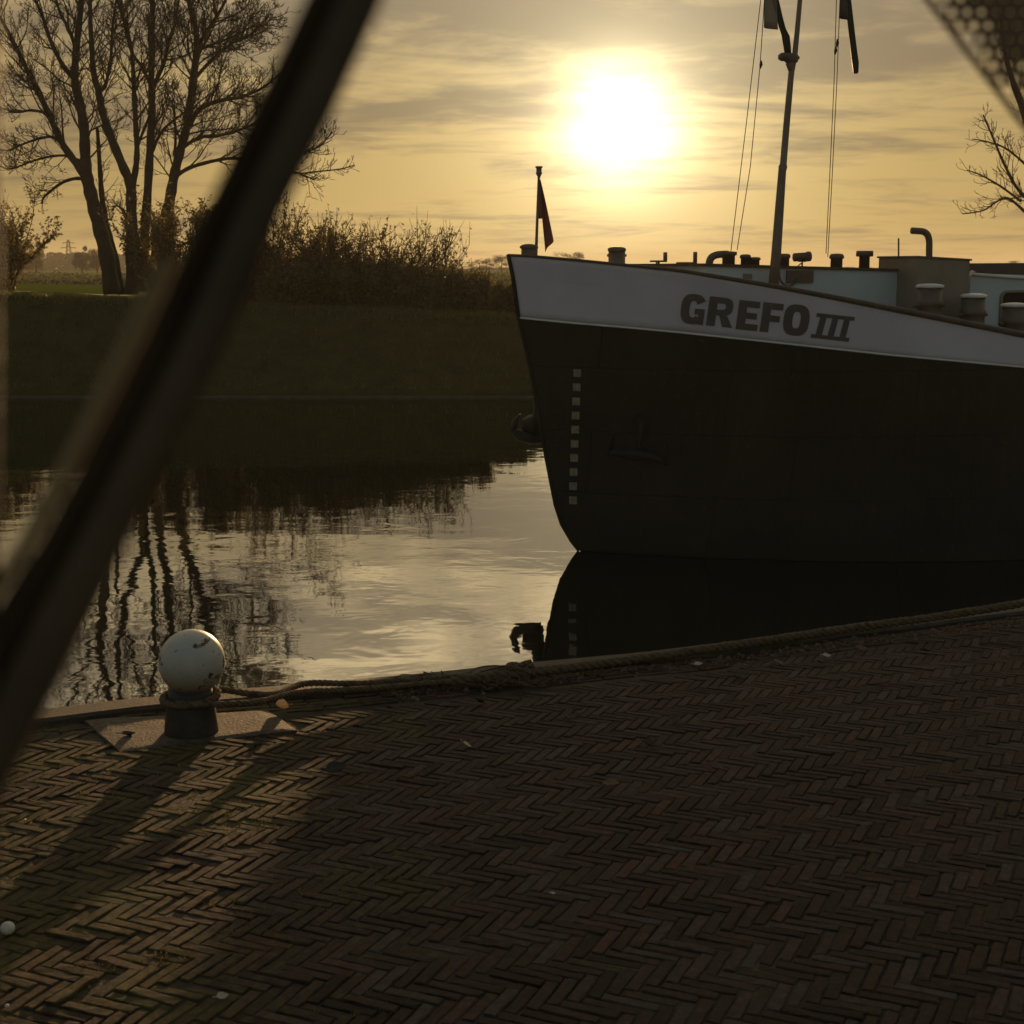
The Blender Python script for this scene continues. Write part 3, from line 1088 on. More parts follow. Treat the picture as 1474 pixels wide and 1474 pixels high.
def spx(x, y, b):
    """place seen at this pixel in the lengthwise plane b of the ship"""
    z = 1.8
    for _ in range(6):
        a = sa(x, b, z)
        z = zpx(y, SH(a, b, 0).y)
    return SH(a, b, z), a


SROT = Matrix.Rotation(PHI, 3, 'Z')


def deck_z(a):
    return z_gun(a) - 0.30


def ship_box(mb, a0, a1, b0, b1, z0, z1a, z1b=None, bev=0.0):
    """box in ship axes, its top may slope from bow end to aft end"""
    z1b = z1a if z1b is None else z1b
    vs = [SH(a0, b0, z0), SH(a1, b0, z0), SH(a1, b1, z0), SH(a0, b1, z0), SH(a0, b0, z1a), SH(a1, b0, z1b), SH(a1, b1, z1b), SH(a0, b1, z1a)]
    mb.add(vs, [(3, 2, 1, 0), (4, 5, 6, 7), (0, 1, 5, 4), (1, 2, 6, 5), (2, 3, 7, 6), (3, 0, 4, 7)])


WB = 1.25          # near wall of the long deckhouse
p0, A0 = spx(1016, 383, WB)
p1, A1 = spx(1322, 391.5, WB)
zr0, zr1 = p0.z, p1.z
dh = MB()
ship_box(dh, A0, A1 + 3.0, WB, -WB, 0.9, zr0, zr1 + (zr1 - zr0) * 3.0 / (A1 - A0))
house = dh.build('deckhouse', M['house'], ship, smooth=False)
rf = MB()
ship_box(rf, A0 - 0.05, A1 + 0.02, WB + 0.035, -WB - 0.035, zr0 + 0.002, zr0 + 0.035, zr1 + 0.035)
# sloped slab: lower face follows the slope too
rf.v[1] = tuple(Vector(rf.v[1]) + Vector((0, 0, zr1 - zr0)))
rf.v[2] = tuple(Vector(rf.v[2]) + Vector((0, 0, zr1 - zr0)))
rf.build('roof', M['rail'], house, smooth=False)


def wall_panel(x0, y0, x1, y1, b, name, mat, par, depth=0.02, label=None):
    pa, aa = spx(x0, y1, b)
    pb, ab = spx(x1, y0, b)
    mb = MB()
    ship_box(mb, aa, ab, b + depth, b + 0.001, pa.z, pb.z)
    o = mb.build(name, mat, par, smooth=False)
    if label:
        o['label'] = label
    return o


wall_panel(1069, 394, 1082, 405, WB, 'vent_panel', M['casing'], house)
wall_panel(1131, 389, 1170, 407, WB, 'louvre', M['fitting'], house, 0.03, 'brown louvre panel')
hs = MB()
hs.tube(catmull([spx(x, y, WB + 0.06)[0] for x, y in ((1121, 372), (1121.5, 390), (1123, 402), (1128, 409), (1136, 412), (1143, 408), (1146, 402))], 5), 0.012, 6)
hs.build('hose', M['rail'], house)

# vents on the roof
RB = 0.9


def roof_z(a):
    return zr0 + (zr1 - zr0) * (a - A0) / (A1 - A0) + 0.034


def vent(x0, x1, ytop, flange, name='roof_vent'):
    p, a = spx((x0 + x1) / 2, ytop, RB)
    zb = roof_z(a)
    r = (x1 - x0) / 2 / F * p.y
    H = p.z - zb
    mb = MB()
    if flange == 'T':
        mb.lathe([(r * 0.62, 0), (r * 0.62, H * 0.66), (r, H * 0.68), (r * 1.0, H * 0.97), (r * 0.9, H)], SH(a, RB, zb), 16)
    else:
        mb.lathe([(r * 0.82, 0), (r * 0.82, H * 0.62), (r, H * 0.64), (r, H * 0.84), (r * 0.8, H * 0.97), (r * 0.4, H)], SH(a, RB, zb), 16)
    o = mb.build(name, M['fitting'], ship)
    return o


vent(1065, 1081, 366, 'M')
vent(1078, 1095, 370, 'M')
vent(1120, 1138, 365, 'M')
vent(1194, 1215, 365, 'M')
vent(1232.5, 1257, 361, 'T')
# goose neck vent
gv = MB()
gpts = []
pc, ac = spx(1033, 374, RB)
zb = roof_z(ac)
for x, y in ((1021, 384), (1021.5, 376), (1025, 370), (1031, 367), (1040, 366), (1048, 366)):
    gpts.append(spx(x, y, RB)[0])
gv.tube(catmull(gpts, 4), 0.05, 10)
q, aq = spx(1049, 362.5, RB)
gv.lathe([(0.085, 0), (0.085, q.z - roof_z(aq) - 0.05), (0.11, q.z - roof_z(aq) - 0.045), (0.11, q.z - roof_z(aq)), (0.05, q.z - roof_z(aq) + 0.006)], SH(aq, RB, roof_z(aq)), 16)
gv.build('gooseneck_vent', M['fitting'], ship)
# floodlight
fl = MB()
pf, af = spx(1155, 369.5, RB)
e0, _ = spx(1143, 370.5, RB)
e1, _ = spx(1166, 369, RB)
ax = (e1 - e0)
fl.lathe([(0.02, 0), (0.058, 0.003), (0.058, ax.length * 0.8), (0.068, ax.length * 0.82), (0.068, ax.length * 0.98), (0.05, ax.length)], e0, 14, ax)
flo = fl.build('floodlight', M['fitting'], ship)
fs_ = MB()
zb = roof_z(af)
fs_.tube([SH(af, RB, zb), SH(af, RB, pf.z - 0.05)], 0.012, 6)
fs_.tube([SH(af - 0.07, RB, zb), SH(af + 0.02, RB, pf.z - 0.06)], 0.008, 6)
fs_.box(pf + Vector((0, 0, -0.062)), (0.11, 0.03, 0.016), SROT)
fs_.build('bracket', M['fitting'], flo)
# two deck seats seen from the side
for (xs0, xs1, yb, yt, xl) in ((938, 957.5, 376, 363, 948), (976, 1000.5, 378.5, 362.5, 988)):
    b_ = 0.45
    l, al = spx(xs0, yb, b_)
    r_, ar = spx(xs1, yb, b_)
    tp, _ = spx(xs1, yt, b_)
    lg, alg = spx(xl, yb, b_)
    s = MB()
    s.box((l + r_) / 2, ((r_ - l).length, 0.14, 0.024), SROT, bev=0.006)
    seat = s.build('deck_seat', M['fitting'], ship)
    s = MB()
    s.box(Vector((r_.x, r_.y, (r_.z + tp.z) / 2)), (0.024, 0.09, tp.z - r_.z), SROT, bev=0.006)
    s.build('backrest', M['fitting'], seat)
    s = MB()
    s.tube([SH(alg, b_, deck_z(alg)), SH(alg, b_, lg.z - 0.01)], 0.016, 8)
    s.tube([SH(alg - 0.06, b_, deck_z(alg)), SH(alg - 0.03, b_, lg.z - 0.01)], 0.010, 6)
    s.build('leg', M['fitting'], seat)

# funnel casing
CB = 1.75
pA, aA = spx(1322, 371, CB)
pB, aB = spx(1396, 375.5, CB)
pC, _ = spx(1277, 373.5, CB - 0.95)
cs = MB()
ship_box(cs, aA, aB, CB, CB - 0.98, 0.6, pA.z, pB.z)
casing = cs.build('funnel_casing', M['casing'], ship, smooth=False)
ct_ = MB()
ship_box(ct_, aA - 0.02, aB + 0.02, CB + 0.02, CB - 1.0, pA.z + 0.001, pA.z + 0.026, pB.z + 0.026)
ct_.v[1] = tuple(Vector(ct_.v[1]) + Vector((0, 0, pB.z - pA.z)))
ct_.v[2] = tuple(Vector(ct_.v[2]) + Vector((0, 0, pB.z - pA.z)))
ct_.build('casing_lid', M['fitting'], casing, smooth=False)
ep = MB()
EB = CB - 0.45
epts = [spx(x, y, EB)[0] for x, y in ((1337.5, 376), (1337.5, 360), (1337.5, 347), (1335, 338), (1329, 333.5), (1321, 332.5), (1312.5, 332))]
ep.tube(catmull(epts, 5), 0.046, 12)
ep.build('exhaust_pipe', M['fitting'], casing)
rd = MB()
rd.tube([spx(1293.5, 378, EB - 0.3)[0], spx(1293.5, 343, EB - 0.3)[0]], 0.012, 6)
rd.build('aerial', M['fitting'], casing)

# after cabin to the right of the casing
p2, A2 = spx(1397, 396, WB + 0.1)
p3, A3 = spx(1474, 401.5, WB + 0.1)
ac_ = MB()
zE = p2.z + (p3.z - p2.z) * 3
ship_box(ac_, A2 + 0.0, A2 + (A3 - A2) * 3, WB + 0.1, -WB, 0.5, p2.z, zE)
cabin = ac_.build('after_cabin', M['house'], ship, smooth=False)
tl = MB()
tl.tube([SH(A2, WB + 0.12, p2.z + 0.012), SH(A2 + (A3 - A2) * 3, WB + 0.12, zE + 0.012)], 0.022, 8)
tl.build('roof_trim', M['cap'], cabin)
wn = MB()
pw0, aw0 = spx(1438, 480, WB + 0.1)
pw1, aw1 = spx(1442, 420, WB + 0.1)
W_ = 1.1
pts = []
za, zb_ = pw1.z - 0.52, pw1.z
rr = 0.09
for cx, cz, s0 in ((aw0 + W_ - rr, zb_ - rr, 0), (aw0 + rr, zb_ - rr, 90), (aw0 + rr, za + rr, 180), (aw0 + W_ - rr, za + rr, 270)):
    for k in range(7):
        t = R(s0 + 15 * k)
        pts.append((cx + rr * math.cos(t), cz + rr * math.sin(t)))
n = len(pts)
wn.add([SH(a, WB + 0.106, z) for a, z in pts], [tuple(range(n))])
win = wn.build('window', M['glass'], cabin, smooth=False)
wf = MB()
wf.tube([SH(a, WB + 0.115, z) for a, z in pts], 0.022, 6, closed=True)
wf.build('frame', M['casing'], win)
ur = MB()
pu, au = spx(1399, 379, 0.6)
pv, av = spx(1474, 377.5, 0.6)
ship_box(ur, au, au + (av - au) * 3, 0.6, -0.9, p2.z - 0.1, pu.z, pv.z)
ur.build('wheelhouse_roof', M['roofdark'], ship, smooth=False)
hn = MB()
hn.tube(catmull([spx(x, y, WB + 0.15)[0] for x, y in ((1397, 398), (1397, 393), (1399, 390.5), (1402, 392), (1403, 396))], 4), 0.014, 6)
hn.build('handrail', M['cap'], cabin)

# mooring bollards on deck
def deck_bollard(x0, x1, ytop, b, base=None, mat='fitting', rings=False, label=None):
    p, a = spx((x0 + x1) / 2, ytop, b)
    r = (x1 - x0) / 2 / F * p.y
    zb = deck_z(a) if base is None else z_gun(a) + base
    H = p.z - zb
    mb = MB()
    pr = [(r * 0.92, 0), (r * 0.92, H - 0.05)]
    if rings:
        pr = [(r * 0.92, 0), (r * 0.9, H * 0.3), (r * 0.98, H * 0.33), (r * 0.98, H * 0.42), (r * 0.88, H * 0.45), (r * 0.88, H * 0.6), (r * 0.97, H * 0.62),
              (r * 0.97, H * 0.7), (r * 0.88, H * 0.72), (r * 0.88, H - 0.045)]
    mb.lathe(pr, SH(a, b, zb), 20)
    if rings:
        mb.tube([SH(a - r * 1.25, b, zb + H * 0.62), SH(a + r * 1.25, b, zb + H * 0.62)], 0.022, 8)
    else:
        mb.tube([SH(a - r * 1.1, b, zb + H * 0.80), SH(a + r * 1.1, b, zb + H * 0.80)], 0.018, 8)
    o = mb.build('deck_bollard', M[mat], ship)
    if label:
        o['label'] = label
    cb = MB()
    cb.lathe([(r * 0.9, H - 0.05), (r, H - 0.048), (r, H - 0.018), (r * 0.85, H - 0.004), (r * 0.5, H + 0.006), (r * 0.1, H + 0.010)], SH(a, b, zb), 20)
    cb.build('cap', M['cap' if rings else mat], o)
    return o


deck_bollard(749.5, 773.5, 352, 0.0, base=-0.03)
deck_bollard(875, 901, 356, 0.75)
for x0, x1, yt in ((1319, 1358.5, 409), (1382.5, 1420.5, 423), (1441, 1480, 436.5)):
    deck_bollard(x0, x1, yt, 2.12, rings=True, label='thick brown deck bollard with a pale domed cap')

# mast
MBm = WB + 0.3
mast_px = [(1113, 415, 7.6), (1117, 370, 7.2), (1122, 300, 6.4), (1126, 246, 5.6), (1127, 240, 6.3), (1127.5, 236, 4.9), (1133, 170, 4.6), (1139, 105, 4.2), (1144, 80, 3.9), (1147.5, 45, 3.6), (1151.5, 0, 3.3), (1162, -120, 2.6)]
pts = [spx(x, y, MBm)[0] for x, y, r_ in mast_px]
mm_ = MB()
mm_.tube(pts, [r_ / F * p.y for (x, y, r_), p in zip(mast_px, pts)], 12)
mast = mm_.build('mast', M['mast'], ship)
# mast clamp with lamp
cl_ = MB()
c0, _ = spx(1139, 84, MBm)
cl_.box(c0, (0.16, 0.10, 0.12), SROT, bev=0.02)
cl_.box(spx(1129, 82, MBm)[0], (0.14, 0.11, 0.10), SROT, bev=0.025)
cl_.tube([spx(1140, 84, MBm)[0], spx(1150, 83, MBm)[0]], [0.025, 0.022], 8)
cl_.tube([spx(1136, 90, MBm)[0], spx(1140.5, 108, MBm)[0]], [0.05, 0.03], 8)
cl_.build('clamp', M['fitting'], mast)
ct2 = MB()
ct2.tube([spx(1122, 368, MBm)[0], spx(1123.5, 358, MBm)[0], spx(1122.5, 352, MBm)[0]], 0.014, 6)
ct2.build('cleat', M['fitting'], mast)

# halyards hang from the mast head
def halyard(px, label, knot=None, b=MBm):
    mb = MB()
    pts = [spx(x, y, b)[0] for x, y in px]
    mb.tube(pts, 0.0055, 5)
    if knot:
        c = spx(*knot, b)[0]
        mb.tube([c + Vector((0, 0, 0.05)), c, c + Vector((-0.01, 0, -0.05))], [0.01, 0.022, 0.008], 6)
    return tag(mb.build('halyard', M['twig']), label, 'halyard', 'halyards running up beside the ship mast')


halyard([(1113, -120), (1095, 0), (1074, 180), (1052, 362)], 'thin line running up outermost left of the ship mast', None)
halyard([(1107, -120), (1099, 20), (1094, 95), (1080, 240), (1061, 360)], 'thin knotted line just left of the mast below the two tone flag', (1095.5, 93))
halyard([(1210, -120), (1204, 0), (1200.5, 120), (1194, 260), (1189, 365)], 'left line of the close pair right of the ship mast', (1203, 73))
halyard([(1216, -120), (1209, 0), (1204.5, 120), (1197.5, 260), (1191.5, 370)], 'right line of the close pair right of the ship mast', (1205.5, 62))


def cloth(cols, b, amp=0.02, seed=0):
    """cols: list of (top px, bottom px) pairs from left to right; a folded sheet"""
    rows = []
    nv = 10
    for j in range(nv + 1):
        row = []
        for i, (t, bt) in enumerate(cols):
            f = j / nv
            p = spx(t[0] + (bt[0] - t[0]) * f, t[1] + (bt[1] - t[1]) * f, b)[0]
            p = p + NB * (math.sin(i * 1.9 + seed + f * 1.5) * amp + math.sin(i * 0.8 + f * 4) * amp * 0.5)
            row.append(p)
        rows.append(row)
    mb = MB()
    mb.grid(rows)
    return mb


def cloth_path(secs, b, amp=0.022):
    rows = []
    for k, (y, x0, x1) in enumerate(secs):
        rows.append([spx(x0 + (x1 - x0) * i / 6, y, b)[0] + NB * (amp * math.sin(i * 2.1 + k * 0.5)) for i in range(7)])
    mb = MB()
    mb.grid(rows)
    return mb


# left flag: pale panel plus dark band that blows against the mast
f1 = empty('signal_flag', spx(1099, 0, MBm)[0], 'pale and dark flag hanging limp between halyard and mast', 'flag')
cloth([((1100 - 1, -90), (1099, 40)), ((1104, -95), (1104.5, 41)), ((1110, -98), (1111, 41.5)), ((1115, -100), (1119, 43))], MBm - 0.03, 0.02).build('pale_panel', M['flagw'], f1, solid=0.004)
cloth_path([(-100, 1108, 1114), (-40, 1110, 1117), (0, 1112.5, 1120), (25, 1117, 1125.5), (41, 1121, 1130), (52, 1124.5, 1136), (66, 1127.5, 1138), (78, 1130, 1139.5)], MBm - 0.05).build('dark_band', M['flagd'], f1, solid=0.004)
f2 = empty('signal_flag', spx(1208, 0, MBm)[0], 'plum and dark green flag hanging limp right of the mast', 'flag')
cloth([((1207.5, -90), (1208, 26.5)), ((1211, -92), (1211.5, 27)), ((1215, -95), (1216, 27.5)), ((1219, -97), (1220, 29))], MBm - 0.03, 0.02).build('plum_panel', M['flagp'], f2, solid=0.004)
cloth_path([(-100, 1212, 1218), (-40, 1215, 1221), (0, 1217.5, 1224), (27, 1218.5, 1227), (60, 1222.5, 1231), (90, 1226, 1235.5), (104, 1228.5, 1235.5), (106, 1230, 1234)], MBm - 0.05).build('dark_band', M['flagd'], f2, solid=0.004)

# bow flag staff and flag
FB = 0.0
st_ = MB()
st_.tube([spx(771.5, 370, FB)[0], spx(775.5, 252, FB)[0]], [0.021, 0.015], 8)
staff = st_.build('flag_staff', M['mast'], ship)
fi = MB()
cT, _ = spx(775.8, 256, FB)
fi.lathe([(0.015, -0.01), (0.022, 0.02), (0.042, 0.055), (0.044, 0.065), (0.036, 0.075), (0.036, 0.125), (0.048, 0.13), (0.048, 0.15)], cT, 10)
fi.build('finial', M['mast'], staff)
f3 = MB()
rows = []
for j in range(13):
    f = j / 12
    row = []
    lx, ly = 775.5 + (784 - 775.5) * f ** 1.3, 258 + (363 - 258) * f
    rx, ry = 777 + (796.5 - 777) * f, 258 + (347 - 258) * f
    for i in range(7):
        g_ = i / 6
        p = spx(lx + (rx - lx) * g_, ly + (ry - ly) * g_, FB)[0] + NB * (0.035 * math.sin(g_ * 7 + f * 2))
        row.append(p)
    rows.append(row)
f3.grid(rows)
rows = []
for j in range(7):
    f = j / 6
    row = []
    for i in range(4):
        g_ = i / 3
        lx = 775.2 - 1.0 * f
        rx = 776.8 + 3.6 * f
        row.append(spx(lx + (rx - lx) * g_, 260 + 55 * f, FB)[0] + NB * (0.03 + 0.02 * math.sin(g_ * 4)))
    rows.append(row)
f3.grid(rows)
tag(f3.build('bow_flag', M['flagr'], solid=0.003), 'small reddish flag drooping from the short staff at the bow', 'flag')

# ------------------------------------------------------------------ TREES
class Tree:
    def __init__(self, seed):
        self.trunk, self.crown = MB(), MB()
        self.r = random.Random(seed)

    def wander(self, start, d, length, r0, r1, up, curl, nseg):
        pts, rads = [Vector(start)], [r0]
        d = Vector(d).normalized()
        p = Vector(start)
        for i in range(nseg):
            f = (i + 1) / nseg
            d = d + Vector((self.r.gauss(0, curl), self.r.gauss(0, curl), self.r.gauss(0, curl) + up))
            d.normalize()
            p = p + d * (length / nseg)
            pts.append(p.copy())
            rads.append(r0 + (r1 - r0) * f)
        return pts, rads

    def spawn(self, pts, rads, level, maxlevel, dens, lo, lscale, spread=(28, 58), up=0.09, minr=0.0105):
        # lengths along the polyline
        tot = sum((pts[i + 1] - pts[i]).length for i in range(len(pts) - 1))
        n = int(tot * dens * (5.4 if level == 1 else 1.95) * (1 - lo) + self.r.random())
        cum = 0
        seglen = [(pts[i + 1] - pts[i]).length for i in range(len(pts) - 1)]
        for _ in range(n):
            f = lo + (1 - lo) * self.r.random() ** 0.85
            dd = f * tot
            i = 0
            while i < len(seglen) - 1 and dd > seglen[i]:
                dd -= seglen[i]
                i += 1
            t = (pts[i + 1] - pts[i]).normalized()
            p = pts[i] + t * min(dd, seglen[i])
            ax = t.orthogonal().normalized()
            ax.rotate(Matrix.Rotation(self.r.uniform(0, 2 * math.pi), 3, t))
            d = t.copy()
            d.rotate(Matrix.Rotation(R(self.r.uniform(*spread)), 3, ax))
            L = lscale * self.r.uniform(0.5, 1.15) * (1.1 - 0.55 * f)
            rr = max(minr, min(rads[i] * 0.55, L * 0.016 + 0.004))
            nseg = 6 if level <= 2 else 4
            p2, r2 = self.wander(p, d, L, rr, max(minr * 0.7, rr * 0.3), up, 0.15, nseg)
            self.crown.tube(p2, r2, 5 if level <= 1 else 3, caps=False)
            if level < maxlevel:
                self.spawn(p2, r2, level + 1, maxlevel, dens * (1.6 if level == 1 else 1.3), 0.15, L * 0.62, spread, up, minr)

    def stem(self, px, Y, w0, w1, dens=1.3, lo=0.3, lscale=2.6, maxlevel=4, yj=0.0, fork=True):
        """main stem through pixels, widths in pixels"""
        n = len(px)
        ctrl = [at(x, y, Y + yj * i / n + self.r.uniform(-0.12, 0.12)) for i, (x, y) in enumerate(px)]
        pts = catmull(ctrl, 5)
        m = len(pts)
        rads = [(w0 + (w1 - w0) * (i / (m - 1)) ** 0.85) / 2 / F * Y for i in range(m)]
        rads = [r_ * (1 + 0.08 * math.sin(i * 1.7)) for i, r_ in enumerate(rads)]
        self.trunk.tube(pts, rads, 9)
        self.spawn(pts, rads, 1, maxlevel, dens, lo, lscale)
        # carry on upwards beyond the last point
        return pts, rads

    def finish(self, name, base, label, cat, group=None):
        e = empty(name, base, label, cat, group)
        self.trunk.build('trunk', M['bark'], e)
        if self.crown.v:
            self.crown.build('crown', M['twig'], e)
        return e


TY = 60.0
TG = 'bare trees on the far bank'


def z1(*pts):
    """points of the enlarged view of the left tree -> picture pixels"""
    return [(x / 2.632, y / 2.632) for x, y in pts]


t = Tree(11)
t.stem(z1((425, 1115), (403, 960), (372, 840), (346, 740), (330, 670), (323, 590), (318, 480), (300, 380), (284, 300), (288, 200), (300, 90), (312, -40), (318, -160), (325, -300)), TY, 24, 5, 0.9, 0.35, 2.6)
t.stem(z1((338, 700), (300, 635), (240, 550), (188, 440), (140, 335), (98, 255), (72, 200), (25, 110), (-30, 10), (-70, -120)), TY, 13, 3.5, 1.2, 0.15, 2.4)
t.stem(z1((460, 1115), (432, 965), (402, 850), (386, 740), (379, 640), (371, 520), (368, 480)), TY + 0.6, 13, 4, 0.7, 0.5, 1.2)
t.stem(z1((284, 300), (240, 250), (190, 150), (160, 60), (120, -40), (90, -180)), TY, 8, 3, 1.2, 0.1, 2.0)
t.stem(z1((290, 200), (265, 120), (225, 40), (200, -60), (190, -200)), TY, 6, 2.5, 1.2, 0.1, 1.8)
t.stem(z1((322, 682), (290, 676), (240, 690), (190, 725), (165, 750), (158, 772)), TY - 0.4, 6, 2.5, 1.6, 0.2, 1.3)
t.stem(z1((248, 560), (200, 520), (150, 525), (90, 545), (30, 570), (-20, 560)), TY, 5, 2, 1.8, 0.1, 1.4)
t.stem(z1((180, 430), (120, 418), (60, 425), (0, 410), (-60, 420)), TY, 4.5, 2, 1.6, 0.1, 1.4)
t.stem(z1((305, 610), (250, 590), (180, 595), (110, 615), (40, 640), (-10, 625)), TY, 4.5, 2, 1.6, 0.1, 1.2)
t.finish('bare_tree', at(165, 424, TY), 'leftmost bare tree on far bank, thick leaning trunk split into two stems', 'tree', TG)

t = Tree(12)
t.stem(z1((500, 1115), (500, 960), (498, 800), (494, 700), (468, 635), (420, 520), (390, 430), (374, 350), (355, 280), (348, 180), (343, 90), (340, -40), (335, -200)), TY - 0.5, 19, 4, 1.0, 0.4, 2.4)
t.stem(z1((500, 720), (514, 640), (519, 560), (510, 400), (505, 280), (498, 180), (470, 80), (440, -30), (420, -200)), TY - 0.5, 10, 3, 1.1, 0.2, 2.2)
t.stem(z1((541, 1105), (545, 960), (560, 720), (570, 540), (575, 420), (574, 300), (576, 150), (578, 0), (580, -140), (584, -300)), TY, 15, 5, 1.1, 0.35, 2.5)
t.stem(z1((572, 320), (535, 250), (500, 200), (478, 120), (465, 40), (455, -80)), TY, 6, 2.5, 1.2, 0.1, 2.0)
t.stem(z1((577, 340), (620, 240), (640, 160), (665, 80), (680, -20), (700, -140)), TY, 7, 2.5, 1.2, 0.1, 2.0)
t.stem(z1((580, 560), (620, 490), (680, 440), (720, 410)), TY, 5, 2.5, 1.0, 0.2, 1.5)
t.stem(z1((374, 350), (400, 320), (420, 220), (425, 120), (435, 40), (450, -80)), TY - 0.5, 6, 2.5, 1.1, 0.1, 1.8)
t.stem(z1((518, 560), (550, 480), (570, 430)), TY - 0.4, 5, 3, 0.8, 0.2, 1.2)
t.stem(z1((480, 860), (470, 800), (440, 780), (425, 800)), TY - 0.6, 4, 2, 2.0, 0.2, 1.0)
t.finish('bare_tree', at(197, 424, TY), 'middle bare tree on far bank with two upright trunks side by side', 'tree', TG)

t = Tree(13)
t.stem(z1((578, 1090), (600, 930), (640, 770), (660, 665), (682, 575), (708, 480), (720, 400), (730, 300), (745, 190), (738, 90), (715, 0), (700, -120), (690, -260)), TY + 0.5, 18, 4.5, 1.1, 0.3, 2.8)
t.stem(z1((745, 185), (790, 110), (840, 30), (880, -60), (930, -180)), TY + 0.5, 7, 2.5, 1.3, 0.1, 2.2)
t.stem(z1((715, 480), (760, 410), (840, 380), (920, 365), (1000, 330), (1060, 280)), TY + 0.5, 8, 2.5, 1.5, 0.1, 2.0)
t.stem(z1((690, 560), (760, 520), (850, 510), (940, 480), (1020, 440)), TY + 0.5, 6, 2.5, 1.5, 0.1, 1.9)
t.stem(z1((668, 665), (720, 635), (800, 612), (880, 600), (980, 610), (1080, 640), (1140, 660), (1190, 680)), TY + 0.3, 6.5, 2.2, 1.2, 0.2, 1.6)
t.stem(z1((940, 600), (1040, 580), (1120, 580), (1200, 560), (1260, 500)), TY + 0.3, 4, 2, 1.5, 0.2, 1.4)
t.stem(z1((1040, 625), (1120, 655), (1200, 650), (1290, 640), (1345, 625)), TY + 0.3, 3, 1.4, 1.3, 0.2, 0.9)
t.stem(z1((735, 300), (800, 230), (870, 170), (950, 130), (1020, 60)), TY + 0.5, 6, 2.5, 1.5, 0.1, 2.1)
t.stem(z1((752, 190), (800, 170), (880, 140), (960, 100), (1040, 95)), TY + 0.6, 5, 2, 1.5, 0.1, 1.8)
t.stem(z1((660, 590), (665, 530), (660, 440), (650, 380)), TY + 0.5, 5, 2, 1.2, 0.1, 1.4)
t.finish('bare_tree', at(222, 418, TY), 'right leaning bare tree of the far bank clump with a wide twiggy crown', 'tree', TG)

# bare tree at the right edge, beyond the ship
t = Tree(21)
TR = 62.0
t.stem([(1560, 440), (1545, 380), (1528, 310), (1505, 250), (1488, 200), (1470, 150), (1450, 90), (1440, 20)], TR, 24, 5, 0.6, 0.2, 2.0)
t.stem([(1512, 280), (1490, 300 - 8), (1465, 272), (1445, 235), (1428, 195), (1415, 165)], TR, 7, 2, 1.1, 0.1, 1.4)
t.stem([(1490, 320), (1470, 300), (1450, 285), (1435, 290), (1415, 303), (1385, 308)], TR, 5, 1.5, 0.9, 0.15, 1.1)
t.stem([(1470, 290), (1440, 268), (1412, 252), (1392, 245)], TR, 4, 1.4, 1.1, 0.1, 1.0)
t.stem([(1480, 240), (1450, 215), (1425, 205), (1400, 200)], TR, 4, 1.4, 1.1, 0.1, 1.1)
t.stem([(1535, 330), (1600, 240), (1640, 120), (1660, 0)], TR, 14, 4, 1.2, 0.1, 2.2)
t.finish('bare_tree', at(1560, 440, TR), 'bare tree at the right edge beyond the ship, its fine branches reaching left', 'tree', TG)


